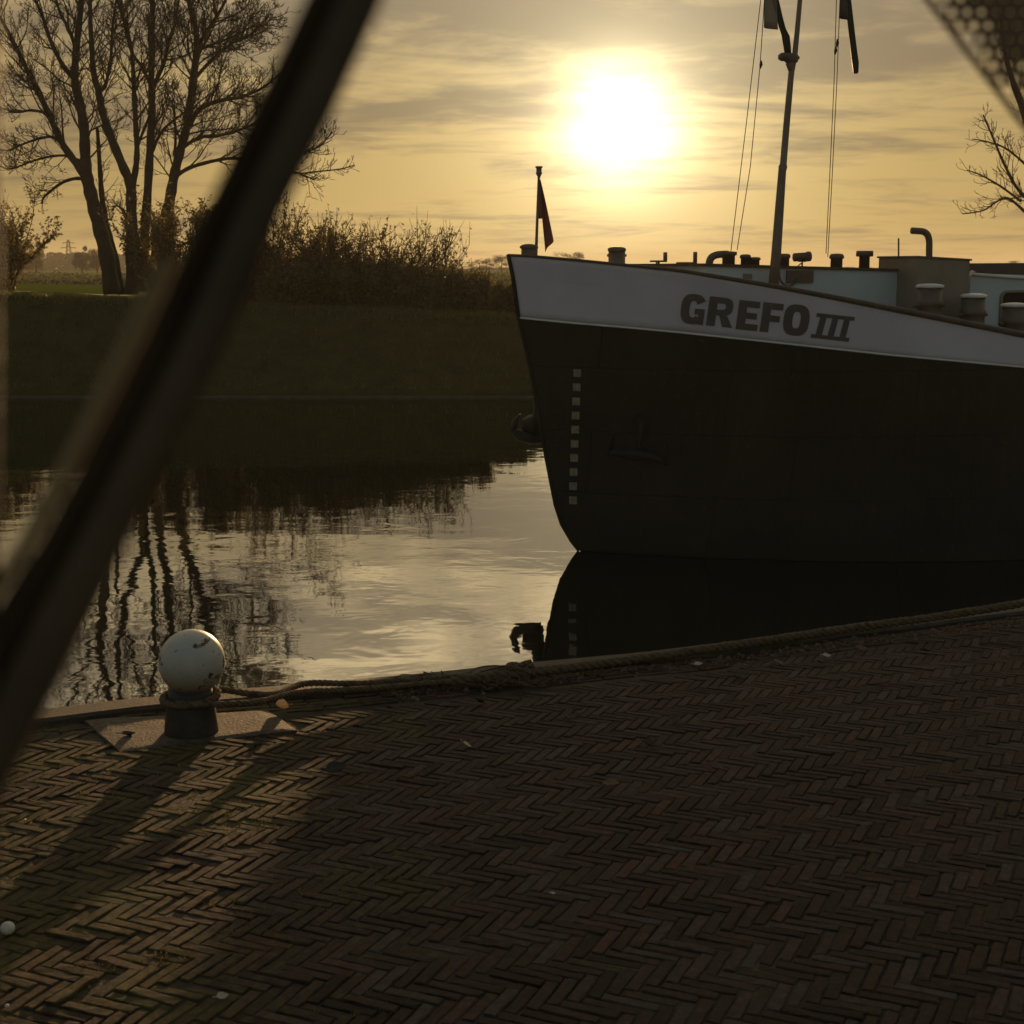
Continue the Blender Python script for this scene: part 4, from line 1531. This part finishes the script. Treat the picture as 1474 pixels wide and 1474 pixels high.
# shrubs
def shrub(px0, px1, ytop, ybase, Y, label, seed, stems=14, leaves=2600, leaf=0.06, dense=0.55, mat='shrub', name='shrub', gap=0.0, depth=1.6):
    r = random.Random(seed)
    e = empty(name, at((px0 + px1) / 2, ybase, Y), label, 'shrub', 'shrubs on the far bank')
    x0, x1 = at(px0, ybase, Y).x, at(px1, ybase, Y).x
    zb = at(0, ybase, Y).z - 0.1
    H = at(0, ytop, Y).z - zb
    stems = int(stems * 1.9)
    leaves = int(leaves * 2.0)
    leaf = leaf * 1.25
    br, lf = MB(), MB()
    def leafq(c, s):
        d = Vector((r.gauss(0, 1), r.gauss(0, 1), r.gauss(0, 0.8))).normalized()
        q = d.orthogonal().normalized()
        q.rotate(Matrix.Rotation(r.uniform(0, 6.28), 3, d))
        p0 = c - d * s
        p2 = c + d * s
        w_ = q * s * 0.42
        lf.add([p0, c + w_, p2, c - w_], [(0, 1, 2, 3)])
    wdt = x1 - x0
    per = max(4, leaves // (stems * 5))
    for k in range(stems):
        f = (k + r.random()) / stems
        bx = x0 + wdt * (0.12 + 0.76 * f)
        by = Y + r.uniform(-depth, depth) * 0.6
        hh = H * (0.78 + 0.22 * mnoise.noise(Vector((f * 3.1, seed, 0))) * 1.3 + r.gauss(0, 0.06)) * (0.78 + 0.22 * math.sin(math.pi * min(max(f, 0.06), 0.94)))
        lean = Vector(((f - 0.5) * 0.75 + r.gauss(0, 0.16), r.gauss(0, 0.2), 1)).normalized()
        pts = [Vector((bx, by, zb))]
        d = lean.copy()
        ns = 9
        for i in range(ns):
            d = (d + Vector((r.gauss(0, 0.13), r.gauss(0, 0.12), 0.04))).normalized()
            pts.append(pts[-1] + d * hh / ns)
        br.tube(pts, [0.035 * (1 - 0.85 * i / ns) + 0.004 for i in range(ns + 1)], 5, caps=False)
        for _ in range(22):
            i = r.randint(1, ns)
            p = pts[i]
            dd = (d + Vector((r.gauss(0, 0.7), r.gauss(0, 0.7), r.gauss(0.25, 0.3)))).normalized()
            L = r.uniform(0.35, 1.15) * (1.15 - 0.55 * i / ns) * (H / 3.2)
            q = [p, p + dd * L * 0.5, p + dd * L + Vector((0, 0, L * 0.2))]
            br.tube(q, [0.011, 0.009, 0.006], 3, caps=False)
            hfrac = (p.z - zb) / H
            m = int(per * (1.7 if hfrac < dense else 0.42) * r.uniform(0.3, 1.1) * 0.42 * (1.0 if hfrac < 0.7 else 0.7))
            for _ in range(m):
                u = r.random()
                c = q[0].lerp(q[2], u) + Vector((r.gauss(0, 0.06), r.gauss(0, 0.08), r.gauss(0, 0.06)))
                leafq(c, leaf * r.uniform(0.6, 1.2))
    br.build('branches', M['twig'], e)
    lf.build('foliage', M[mat], e, smooth=False)
    return e


SY = 54.5
shrub(215, 330, 268, 440, 57.0, 'dense dark shrub between the clump of bare trunks and the big leafy thicket', 1, 16, 5200, 0.065, 0.7)
shrub(322, 470, 276, 452, 55.0, 'tallest leafy shrub of the far bank thicket, with spiky top shoots', 2, 18, 5600, 0.062, 0.45)
shrub(425, 560, 292, 456, 54.6, 'dense leafy shrub with feathery top in the middle of the thicket', 3, 18, 4600, 0.060, 0.42)
shrub(525, 640, 296, 458, 54.4, 'loose airy shrub with thin arching twigs at the right of the thicket', 4, 16, 2400, 0.058, 0.35)
shrub(470, 640, 372, 458, 53.6, 'low dark bushy mass at the foot of the thicket', 5, 26, 9000, 0.060, 0.9)
shrub(360, 500, 372, 456, 53.8, 'low dense dark bush at the left foot of the thicket', 6, 24, 9000, 0.060, 0.9)
shrub(630, 705, 376, 458, 54.0, 'low twiggy shrub with glinting leaves where the thicket thins out', 7, 18, 3400, 0.055, 0.6)
shrub(690, 760, 402, 452, 56.0, 'brown reedy bush behind the bow of the ship', 8, 16, 2600, 0.05, 0.9)
shrub(-75, 26, 266, 425, 63.0, 'round dark leafy shrub at the far left edge of the bank', 9, 18, 5200, 0.07, 0.6)

# ------------------------------------------------------------------ DISTANCE
def far_tree(x, ytop, wpx, Y, label, seed, ybase=389, bare=False):
    r = random.Random(seed)
    base = at(x, ybase, Y)
    e = empty('distant_tree', base, label, 'tree', 'distant trees beyond the fields')
    top = at(x, ytop, Y).z
    H = top - base.z
    W = wpx / F * Y / 2
    tb = MB()
    tb.tube([base - Vector((0, 0, 0.5)), base + Vector((0, 0, H * 0.4)), base + Vector((r.gauss(0, W * 0.1), 0, H * 0.7))], [H * 0.035, H * 0.024, H * 0.008], 6)
    tb.build('trunk', M['bark'], e)
    cb = MB()
    blobs = [(Vector((r.gauss(0, W * 0.42), r.gauss(0, W * 0.35), H * r.uniform(0.08, 0.86))), r.uniform(0.25, 0.5)) for _ in range(20)]
    for c, s in blobs:
        for _ in range(150 if not bare else 60):
            d = Vector((r.gauss(0, 1), r.gauss(0, 1), r.gauss(0, 0.8))).normalized() * (r.random() ** 0.4) * s
            p = base + c + Vector((d.x * W, d.y * W, d.z * H * 0.42))
            if p.z > top:
                continue
            k = Vector((r.gauss(0, 1), r.gauss(0, 1), r.gauss(0, 1))).normalized()
            q = k.orthogonal().normalized()
            sz = H * 0.022
            cb.add([p - k * sz, p + q * sz * 0.7, p + k * sz, p - q * sz * 0.7], [(0, 1, 2, 3)])
    cb.build('crown', M['farwood'], e, smooth=False)
    return e


FT = [(8, 344, 40, 300, 'rounded distant tree at the extreme left edge of the horizon'),
      (30, 348, 26, 320, 'second distant tree from the left edge, small and rounded'),
      (52, 346, 26, 330, 'distant tree with flat top left of the pylon'),
      (118, 350, 24, 320, 'round distant tree just right of the pylon'),
      (140, 354, 26, 300, 'distant tree seen beside the leaning trunk'),
      (680, 376, 26, 300, 'small distant tree right of the thicket'),
      (700, 370, 30, 310, 'distant tree between thicket and bow'),
      (722, 365, 34, 300, 'taller distant tree touching the bow of the ship'),
      (826, 362, 36, 420, 'distant tree whose crown shows just over the bow rail'),
      (560, 372, 40, 340, 'distant tree hidden partly behind the thicket'),
      (1462, 374, 34, 300, 'distant tree above the dark cabin roof at the right edge')]
for i, (x, yt, wp, Y, lb_) in enumerate(FT):
    far_tree(x, yt, wp, Y, lb_, 100 + i)

# long far-off wood on the horizon that reads as one mass
fw = MB()
r = random.Random(77)
for k in range(30000):
    x = r.uniform(-260, 200)
    Y = 640 + r.uniform(-15, 15)
    lf_ = max(0.0, min(1.0, (-x - 95) / 60))
    hmax = (1.6 + 5.6 * lf_) * (1 + 0.45 * mnoise.noise(Vector((x * 0.03, 0, 0))) + 0.35 * mnoise.noise(Vector((x * 0.12, 3, 0))))
    z = 0.3 + hmax * r.random() ** 0.8
    kx = Vector((r.gauss(0, 1), r.gauss(0, 1), r.gauss(0, 1))).normalized()
    q = kx.orthogonal().normalized()
    s = r.uniform(0.4, 0.9)
    p = Vector((x, Y, z))
    fw.add([p - kx * s, p + q * s, p + kx * s, p - q * s], [(0, 1, 2, 3)])
tag(fw.build('distant_wood', M['farwood'], smooth=False), 'low hazy band of far off woodland along the horizon', 'woodland', kind='stuff')

# hedges between the fields
def hedge(x0, x1, Y, h, label, seed):
    r = random.Random(seed)
    mb = MB()
    n = int((x1 - x0) * 26)
    for _ in range(n):
        x = r.uniform(x0, x1)
        hh = h * (0.75 + 0.5 * mnoise.noise(Vector((x * 0.4, Y, 0))))
        p = Vector((x, Y + r.gauss(0, 0.5), 0.7 + max(0.05, hh) * r.random()))
        k = Vector((r.gauss(0, 1), r.gauss(0, 1), r.gauss(0, 1))).normalized()
        q = k.orthogonal().normalized()
        s = r.uniform(0.08, 0.17)
        mb.add([p - k * s, p + q * s, p + k * s, p - q * s], [(0, 1, 2, 3)])
    return tag(mb.build('hedge', M['farwood'], smooth=False), label, 'hedge')


hedge(-60, 20, 118, 0.75, 'nearer low dark hedge crossing the fields beyond the bank', 5)
hedge(-90, 40, 190, 1.1, 'farther low hedge crossing the fields beyond the nearer hedge', 6)

# electricity pylon
PYY = 520
e = empty('electricity_pylon', at(100, 388, PYY), 'tiny lattice electricity pylon on the left horizon', 'pylon')
pb_ = MB()
bz = e.location.z
px0 = e.location.x
Ht = at(0, 345, PYY).z - bz
for sx_ in (-1, 1):
    for sy_ in (-1, 1):
        pb_.tube([(px0 + sx_ * 1.3, PYY + sy_ * 1.3, bz), (px0 + sx_ * 0.25, PYY + sy_ * 0.25, bz + Ht)], 0.11, 4)
for k in range(7):
    f0, f1_ = k / 7, (k + 1) / 7
    w0_, w1_ = 1.3 - 1.05 * f0, 1.3 - 1.05 * f1_
    pb_.tube([(px0 - w0_, PYY - w0_, bz + Ht * f0), (px0 + w1_, PYY - w1_, bz + Ht * f1_)], 0.07, 4)
    pb_.tube([(px0 + w0_, PYY - w0_, bz + Ht * f0), (px0 - w1_, PYY - w1_, bz + Ht * f1_)], 0.07, 4)
pb_.build('tower', M['pylon'], e)
for fz, wd in ((0.72, 2.6), (0.88, 2.0)):
    cb_ = MB()
    cb_.tube([(px0 - wd, PYY, bz + Ht * fz), (px0, PYY, bz + Ht * (fz + 0.04)), (px0 + wd, PYY, bz + Ht * fz)], 0.12, 4)
    cb_.build('cross_arm', M['pylon'], e)

# ------------------------------------------------------------------ QUAYSIDE OBJECTS
# concrete slab let into the paving
sl = MB()
top_z, low_z = 0.012, -0.08
ctr = sum(SLAB, Vector()) / 4
vs = []
N_ = 14
rows = []
for j in range(N_ + 1):
    row = []
    for i in range(N_ + 1):
        u, v = i / N_, j / N_
        p = (SLAB[0] * (1 - u) + SLAB[1] * u) * (1 - v) + (SLAB[3] * (1 - u) + SLAB[2] * u) * v
        edge = min(u, v, 1 - u, 1 - v)
        z = top_z + mnoise.noise(Vector((p.x * 6, p.y * 6, 0))) * 0.004 - (0.007 if edge < 0.01 else 0)
        row.append(Vector((p.x, p.y, z)))
    rows.append(row)
sl.grid(rows)
rim = [rows[0][i] for i in range(N_ + 1)] + [rows[j][N_] for j in range(1, N_ + 1)] + [rows[N_][i] for i in range(N_ - 1, -1, -1)] + [rows[j][0] for j in range(N_ - 1, 0, -1)]
n = len(rim)
sl.add([p for p in rim] + [Vector((p.x, p.y, low_z)) for p in rim], [(i, (i + 1) % n, n + (i + 1) % n, n + i) for i in range(n)])
tag(sl.build('concrete_slab', M['slab'], smooth='auto'), 'flat rough concrete slab under the white ball bollard, set in the bricks', 'slab')

# bollard
bp = gp(276, 1056)
bol = empty('mooring_bollard', bp, 'black quayside bollard topped by a chipped white painted ball', 'bollard')
PXM = F / (bp.y * CP + EYE * SP)      # pixels per metre there
colm = MB()
colm.lathe([(0.128, 0.0), (0.128, 0.02), (0.124, 0.06), (0.115, 0.13), (0.106, 0.19), (0.104, 0.23)], bp, 28)
colm.build('column', M['iron'], bol)
BR = 0.156
bc_z = 0.352
bm_ = MB()
prof = []
for k in range(25):
    t_ = -math.pi / 2 + math.pi * k / 24
    prof.append((max(0.001, BR * math.cos(t_)), BR * math.sin(t_)))
prof = [p for p in prof if p[1] > -BR * 0.9]
bm_.lathe(prof, bp + Vector((0.012, 0, bc_z)), 40)
bm_.build('ball', M['ball'], bol)


# rope
def twisted(mb, path, rad, lay=0.09, k=6, strands=3):
    """three strands laid around a path"""
    path = [Vector(p) for p in path]
    dist = 0.0
    rows = [[] for _ in range(strands)]
    for i, p in enumerate(path):
        if i:
            dist += (p - path[i - 1]).length
        t_ = (path[min(i + 1, len(path) - 1)] - path[max(i - 1, 0)]).normalized()
        a = Vector((0, 0, 1)) - t_ * t_.z
        if a.length < 1e-3:
            a = t_.orthogonal()
        a.normalize()
        b = t_.cross(a)
        for s in range(strands):
            an = dist / lay * 2 * math.pi + s * 2 * math.pi / strands
            rows[s].append(p + (a * math.cos(an) + b * math.sin(an)) * rad * 0.52)
    for s in range(strands):
        mb.tube(rows[s], rad * 0.56, k)


def dense(pts, step=0.012):
    out = []
    c = catmull(pts, 12)
    for a, b in zip(c, c[1:]):
        n_ = max(1, int((b - a).length / step))
        for i in range(n_):
            out.append(a.lerp(b, i / n_))
    out.append(c[-1])
    return out


rope = empty('mooring_rope', gp(620, 985), 'worn brown mooring rope looped round the ball bollard and lying along the quay edge', 'rope')
rl = MB()
RZ = 0.185
lp = []
for k in range(49):
    t_ = 2 * math.pi * k / 48
    lp.append(bp + Vector((0.128 * math.cos(t_), 0.128 * math.sin(t_), RZ + 0.012 * math.sin(t_ + 0.6))))
twisted(rl, lp, 0.019)
rl.build('loop', M['rope'], rope)
rl = MB()
near = [bp + Vector((-0.04, -0.124, RZ)), bp + Vector((0.08, -0.11, RZ - 0.01)), bp + Vector((0.30, 0.03, RZ - 0.04)), gp(430, 997, 0.10) , gp(520, 992, 0.06), gp(600, 985, 0.05), gp(660, 980, 0.05), gp(700, 977, 0.05)]
twisted(rl, dense(near), 0.017)
rl.build('strand', M['rope'], rope)
rl = MB()
far = [bp + Vector((-0.02, 0.124, RZ)), bp + Vector((0.10, 0.12, RZ)), bp + Vector((0.35, 0.20, RZ - 0.05)), gp(440, 984, 0.09), gp(520, 984, 0.06), gp(600, 978, 0.05), gp(660, 974, 0.05), gp(700, 972, 0.06)]
twisted(rl, dense(far), 0.017)
rl.build('strand', M['rope'], rope)
rl = MB()
tail = [gp(650, 981, 0.05), gp(700, 974, 0.06), gp(760, 968, 0.06), gp(830, 960, 0.05), gp(920, 948, 0.05), gp(1020, 934, 0.06), gp(1120, 920, 0.06), gp(1220, 905, 0.07),
        gp(1320, 892, 0.09), gp(1400, 880, 0.13), gp(1474, 868, 0.17), gp(1600, 846, 0.24)]
twisted(rl, dense(tail, 0.02), 0.027, 0.15)
rl.build('thick_rope', M['rope'], rope)
# splice, knot and frayed yarns
rl = MB()
r = random.Random(5)
kc = gp(750, 968, 0.06)
pts = []
for k in range(60):
    t_ = k / 59 * 2 * math.pi * 3.4
    pts.append(kc + Vector((0.062 * math.cos(t_) * (1 - 0.2 * math.sin(t_ * 0.37)), 0.045 * math.sin(t_ * 1.07), 0.045 * math.cos(t_ * 0.61 + 0.6))))
twisted(rl, pts, 0.016)
rl.build('knot', M['rope'], rope)
rl = MB()
for k in range(70):
    c = gp(r.uniform(600, 760), r.uniform(974, 984), 0.04)
    L = r.uniform(0.08, 0.26)
    a0 = r.uniform(0, 6.28)
    pts = []
    for i in range(9):
        f = i / 8
        an = a0 + f * r.uniform(1.0, 2.6)
        pts.append(c + Vector((math.cos(an) * L * f * 0.9, math.sin(an) * L * f * 0.45, 0.04 * math.sin(f * math.pi) * r.uniform(0.2, 1.0) - 0.02 * f)))
    rl.tube(pts, 0.003, 4)
for k in range(3):
    c = gp(r.uniform(645, 740), 972, 0.045)
    pts = [c + Vector((0.13 * math.cos(t_) * (1 + 0.1 * k), 0.05 * math.sin(t_), 0.03 * math.sin(t_ + k) + 0.01)) for t_ in [i * 0.4 for i in range(14)]]
    rl.tube(pts, 0.005, 4)
rl.build('frayed_yarns', M['rope'], rope)


# fallen leaves and litter
def leaf(px, py, size, label, mat, seed, curl=0.5, tilt=0.3, yaw=None, z=0.012, group=None):
    r = random.Random(seed)
    c = gp(px, py, z)
    yaw = r.uniform(0, 6.28) if yaw is None else yaw
    rot = Matrix.Rotation(yaw, 3, 'Z') @ Matrix.Rotation(tilt, 3, 'X') @ Matrix.Rotation(r.gauss(0, 0.25), 3, 'Y')
    rows = []
    nu = 8
    for i in range(nu + 1):
        f = i / nu
        wv = size * 0.34 * math.sin(math.pi * f ** 0.8) + 0.0012
        row = []
        for j in range(-2, 3):
            g_ = j / 2
            x = (f - 0.5) * size
            y = g_ * wv * (1 + 0.12 * math.sin(f * 19 + j))
            zz = curl * (g_ * g_ * wv * 0.9 + (f - 0.5) ** 2 * size * 0.9)
            row.append(c + rot @ Vector((x, y, zz)) + Vector((0, 0, size * 0.25 * abs(math.sin(tilt)))))
        rows.append(row)
    mb = MB()
    mb.grid(rows)
    mb.tube([rows[0][2], rows[0][2] + rot @ Vector((-size * 0.35, 0, 0.004))], 0.0015, 4)
    return tag(mb.build('fallen_leaf', M[mat], solid=0.0012), label, 'leaf', group or 'fallen leaves on the quay')


leaf(403, 1022, 0.085, 'bright curled leaf standing on edge at the right corner of the concrete slab', 'paleleaf', 1, 0.9, 1.1, 2.2)
leaf(672, 1073, 0.05, 'small whitish leaf lying alone on the shaded bricks below the rope knot', 'paleleaf', 2, 0.3, 0.3, 0.3)
leaf(320, 1436, 0.038, 'small pale leaf on the bricks at the bottom left', 'paleleaf', 3, 0.5, 0.4, 0.6)
leaf(42, 1155, 0.045, 'light brown leaf near the left edge on the sunlit bricks', 'dryleaf', 4, 0.5, 0.5, 2.3)
leaf(485, 1112, 0.10, 'large dark leaf at the edge of the sunlit patch of bricks', 'darkleaf', 5, 0.8, 0.4, 0.2)
leaf(1190, 945, 0.05, 'pale leaf at the foot of the thick rope on the right', 'paleleaf', 6, 0.4, 0.4, 0.1)
leaf(1005, 957, 0.05, 'whitish leaf beside the rope, right of the frayed knot', 'paleleaf', 7, 0.4, 0.3, 0.2)
leaf(796, 1286, 0.018, 'tiny white leaf scrap in the middle of the shaded bricks', 'paleleaf', 8, 0.2, 0.2, 0.2)
r = random.Random(41)
sp = [(830, 1024), (820, 1033), (935, 1074), (970, 1038), (1030, 1106), (1192, 1030), (1270, 985), (1420, 990), (640, 1015), (690, 1012), (1120, 955), (1060, 975),
      (905, 985), (1330, 938), (1240, 935), (560, 1020), (360, 1075), (185, 1058), (620, 1045), (1400, 1050), (880, 1130), (1180, 955)]
for i, (x, y) in enumerate(sp):
    leaf(x, y, r.uniform(0.04, 0.085), 'small withered brown leaf lying on the brick paving', 'dryleaf' if r.random() < 0.4 else 'darkleaf', 50 + i, r.uniform(0.3, 0.9), r.uniform(-0.4, 0.5),
         group='small withered leaves scattered over the paving')
# litter strip in the angle between rope and paving
lt = MB()
for k in range(900):
    x = r.uniform(560, 1474)
    yq = lerp_tab([(560, 1000), (740, 982), (920, 962), (1120, 938), (1220, 925), (1320, 912), (1474, 893)], x)
    c = gp(x, yq + r.gauss(0, 5), 0.006)
    d = Vector((r.gauss(0, 1), r.gauss(0, 1), r.gauss(0, 0.3))).normalized()
    q = d.orthogonal().normalized()
    s = r.uniform(0.006, 0.02)
    lt.add([c - d * s, c + q * s * 0.5 + Vector((0, 0, 0.006)), c + d * s, c - q * s * 0.5], [(0, 1, 2, 3)])
tag(lt.build('leaf_litter', M['dryleaf'], smooth=False), 'crumbled leaf litter gathered along the rope and coping', 'leaf litter', kind='stuff')

# round pale stone at the left edge
sn = MB()
c = gp(11, 1336, 0.02)
prof = [(max(0.0005, 0.024 * math.cos(-math.pi / 2 + math.pi * k / 12)), 0.022 * math.sin(-math.pi / 2 + math.pi * k / 12)) for k in range(13)]
sn.lathe(prof, c, 18)
tag(sn.build('round_stone', M['stone']), 'pale round stone on the bricks at the left edge', 'stone')
sn = MB()
c = gp(10, 1448, 0.008)
prof = [(max(0.0005, 0.007 * math.cos(-math.pi / 2 + math.pi * k / 8)), 0.006 * math.sin(-math.pi / 2 + math.pi * k / 8)) for k in range(9)]
sn.lathe(prof, c, 10)
tag(sn.build('pebble', M['stone']), 'tiny pale pebble in the bottom left corner', 'pebble')

# moss tufts in the joints of the sunlit bricks
ms = MB()
r = random.Random(9)
for k in range(2600):
    x, y = r.uniform(-2.4, -0.3), r.uniform(3.6, 7.4)
    if mnoise.noise(Vector((x * 1.8, y * 1.8, 20))) + 0.25 * mnoise.noise(Vector((x * 7, y * 7, 2))) < 0.12 or in_slab(x, y):
        continue
    z = ground_h(x, y) - 0.008
    for _ in range(5):
        a = r.uniform(0, 6.28)
        h = r.uniform(0.008, 0.02)
        w_ = 0.003
        xx, yy = x + r.gauss(0, 0.008), y + r.gauss(0, 0.008)
        ms.add([(xx - w_ * math.cos(a), yy - w_ * math.sin(a), z), (xx + w_ * math.cos(a), yy + w_ * math.sin(a), z), (xx + r.gauss(0, 0.007), yy + r.gauss(0, 0.007), z + h)], [(0, 1, 2)])
M['moss'] = leaf_mat('moss', (0.10, 0.095, 0.016), (0.20, 0.17, 0.03), 0.4)
tag(ms.build('moss', M['moss'], smooth=False), 'yellow green moss growing in the joints of the left hand bricks', 'moss', kind='stuff')

# ------------------------------------------------------------------ WINDOW PARTS CLOSE TO THE VIEWER
PD = 0.50
def strip(mb, left, right, d, thick):
    """bar between two edge lines (lists of pixels), with real thickness"""
    fr, bk_ = [], []
    for (l, r_) in zip(left, right):
        a, b = at(*l, d), at(*r_, d)
        m_ = (a + b) / 2
        wv = (b - a)
        sec = []
        for f, dz in ((0, 0.35), (0.12, 0.08), (0.35, 0.0), (0.65, 0.0), (0.88, 0.08), (1, 0.35), (1, 0.8), (0.85, 1.0), (0.15, 1.0), (0, 0.8)):
            sec.append(a + wv * f + Vector((0, dz * thick, 0)))
        fr.append(sec)
    n = len(fr)
    k = len(fr[0])
    vs = [p for s in fr for p in s]
    fs = [(i * k + j, i * k + (j + 1) % k, (i + 1) * k + (j + 1) % k, (i + 1) * k + j) for i in range(n - 1) for j in range(k)]
    fs += [tuple(range(k)), tuple(range((n - 1) * k + k - 1, (n - 1) * k - 1, -1))]
    mb.add(vs, fs)


L_ = [(431 + 0.503 * 300, -300), (431, 0), (361, 148), (273, 334), (196, 500), (118, 656), (50, 782), (0, 857), (-220, 1295), (-300, 1454)]
R_ = [(547 + 0.482 * 300, -300), (547, 0), (474, 165), (402, 305), (320, 500), (236, 665), (178, 780), (136, 872), (-75, 1295), (-152, 1454)]
pil = empty('window_pillar', at(300, 450, PD), 'dark blurred slanting pillar crossing the left of the view close to the lens', 'pillar')
sp_ = MB()
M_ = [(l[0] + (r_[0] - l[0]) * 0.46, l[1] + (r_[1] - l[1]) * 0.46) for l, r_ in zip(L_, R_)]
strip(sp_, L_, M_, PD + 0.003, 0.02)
sp_.build('shaded_half', M['shaded_half'], pil, smooth='auto')  # left half of the pillar, its shade painted as a darker colour
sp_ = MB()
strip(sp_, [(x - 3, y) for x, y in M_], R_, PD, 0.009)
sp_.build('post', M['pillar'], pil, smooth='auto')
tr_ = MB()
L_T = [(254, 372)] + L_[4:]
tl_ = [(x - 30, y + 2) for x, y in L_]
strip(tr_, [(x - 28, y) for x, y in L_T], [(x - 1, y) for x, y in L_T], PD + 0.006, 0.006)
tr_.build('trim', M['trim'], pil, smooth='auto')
sd_ = MB()
strip(sd_, [(-90, -300), (-90, 500), (-90, 1000), (-90, 1774)], [(-8, -300), (-8, 500), (-10, 1000), (-13, 1774)], PD, 0.006)
tag(sd_.build('window_edge', M['pillar'], smooth='auto'), 'narrow olive window edge along the left side of the view close to the lens', 'window edge')

# perforated screen at the upper right
SCD = 0.95
per = MB()
E0, E1 = at(1325, -10, SCD), at(1474, 185, SCD)
pxm = SCD / F
pitch = 20.0 * pxm
hole = 0.30 * pitch
ux = Vector((1, 0, 0))
uy = Vector((0, -SP, CP)).normalized()
uy = Vector((0, 0, 1))
edir = (E1 - E0).normalized()
org = at(1335, -100, SCD)


def inside(p):
    # right of / above the slanting edge
    v = p - E0
    return v.x * -edir.z + v.z * edir.x


cells = []
q8 = [(math.cos(R(22.5 + 45 * k)), math.sin(R(22.5 + 45 * k))) for k in range(8)]
rowh = pitch * 0.90
thick = 0.0016
E = E0
for j in range(-8, 22):
    for i in range(-14, 26):
        cx = (i + 0.5 * (j % 2)) * pitch
        cz = -j * rowh
        c = Vector((org.x + cx, SCD, org.z + cz))
        if inside(c) < pitch * 0.70:
            continue
        sq = [(pitch / 2, -rowh / 2 * 0.41), (pitch / 2, rowh / 2 * 0.41), (pitch / 2 * 0.41, rowh / 2), (-pitch / 2 * 0.41, rowh / 2),
              (-pitch / 2, rowh / 2 * 0.41), (-pitch / 2, -rowh / 2 * 0.41), (-pitch / 2 * 0.41, -rowh / 2), (pitch / 2 * 0.41, -rowh / 2)]
        outer8 = [(pitch / 2, -rowh / 2), (pitch / 2, rowh / 2), (-pitch / 2, rowh / 2), (-pitch / 2, -rowh / 2)]
        edge_d = inside(c)
        hr = pitch * (0.29 if edge_d < pitch * 1.6 else 0.22 if edge_d < pitch * 2.6 else 0.09) * (1 + 0.12 * mnoise.noise(Vector((cx * 90, cz * 90, 0))))
        vs = []
        for y_ in (0, thick):
            for (x, z) in q8:
                vs.append(c + Vector((x * hr, y_, z * hr)))
            for (x, z) in outer8:
                vs.append(c + Vector((x, y_, z)))
        fs = []
        for o_ in (0, 12):
            # quads from octagon to square corners
            fs += [(o_ + 0, o_ + 7, o_ + 8, o_ + 9), (o_ + 1, o_ + 0, o_ + 9), (o_ + 2, o_ + 1, o_ + 9, o_ + 10), (o_ + 3, o_ + 2, o_ + 10), (o_ + 4, o_ + 3, o_ + 10, o_ + 11),
                   (o_ + 5, o_ + 4, o_ + 11), (o_ + 6, o_ + 5, o_ + 11, o_ + 8), (o_ + 7, o_ + 6, o_ + 8)]
        fs += [(k, (k + 1) % 8, 12 + (k + 1) % 8, 12 + k) for k in range(8)]
        per.add(vs, fs)
hem = MB()
h0, h1 = E0 - edir * 0.12, E1 + edir * 0.25
nrm = Vector((-edir.z, 0, edir.x))
if inside(E0 + nrm * 0.01) < 0:
    nrm = -nrm
vs = []
for p in (h0, h1):
    for (o_, y_) in ((0, 0.0005), (0, 0.003), (pitch * 0.45, 0.003), (pitch * 0.45, 0.0025)):
        vs.append(p + nrm * o_ + Vector((0, y_, 0)))
scr = empty('perforated_screen', E0, 'dark perforated screen with rows of small holes across the upper right corner', 'screen')
per.build('mesh_panel', M['screen'], scr, smooth=False)
hem.add(vs, [(0, 1, 5, 4), (1, 2, 6, 5), (2, 3, 7, 6), (3, 0, 4, 7), (0, 1, 2, 3), (4, 5, 6, 7)])
hem.build('hem', M['screen'], scr, smooth=False)

# ------------------------------------------------------------------ HAZE
HAZE = 0.00035
if HAZE:
    hb = MB()
    hb.box((0, 1520, 9.0), (3400, 3200, 26.0))
    m = bpy.data.materials.new('haze_air')
    m.use_nodes = True
    t_ = NT(m.node_tree)
    v_ = t_.n('ShaderNodeVolumePrincipled', {'Color': (0.95, 0.88, 0.72, 1), 'Density': HAZE, 'Anisotropy': 0.2})
    t_.n('ShaderNodeOutputMaterial', {1: v_.outputs[0]})
    tag(hb.build('haze', m, smooth=False), 'thin warm haze in the air', 'haze', kind='stuff')
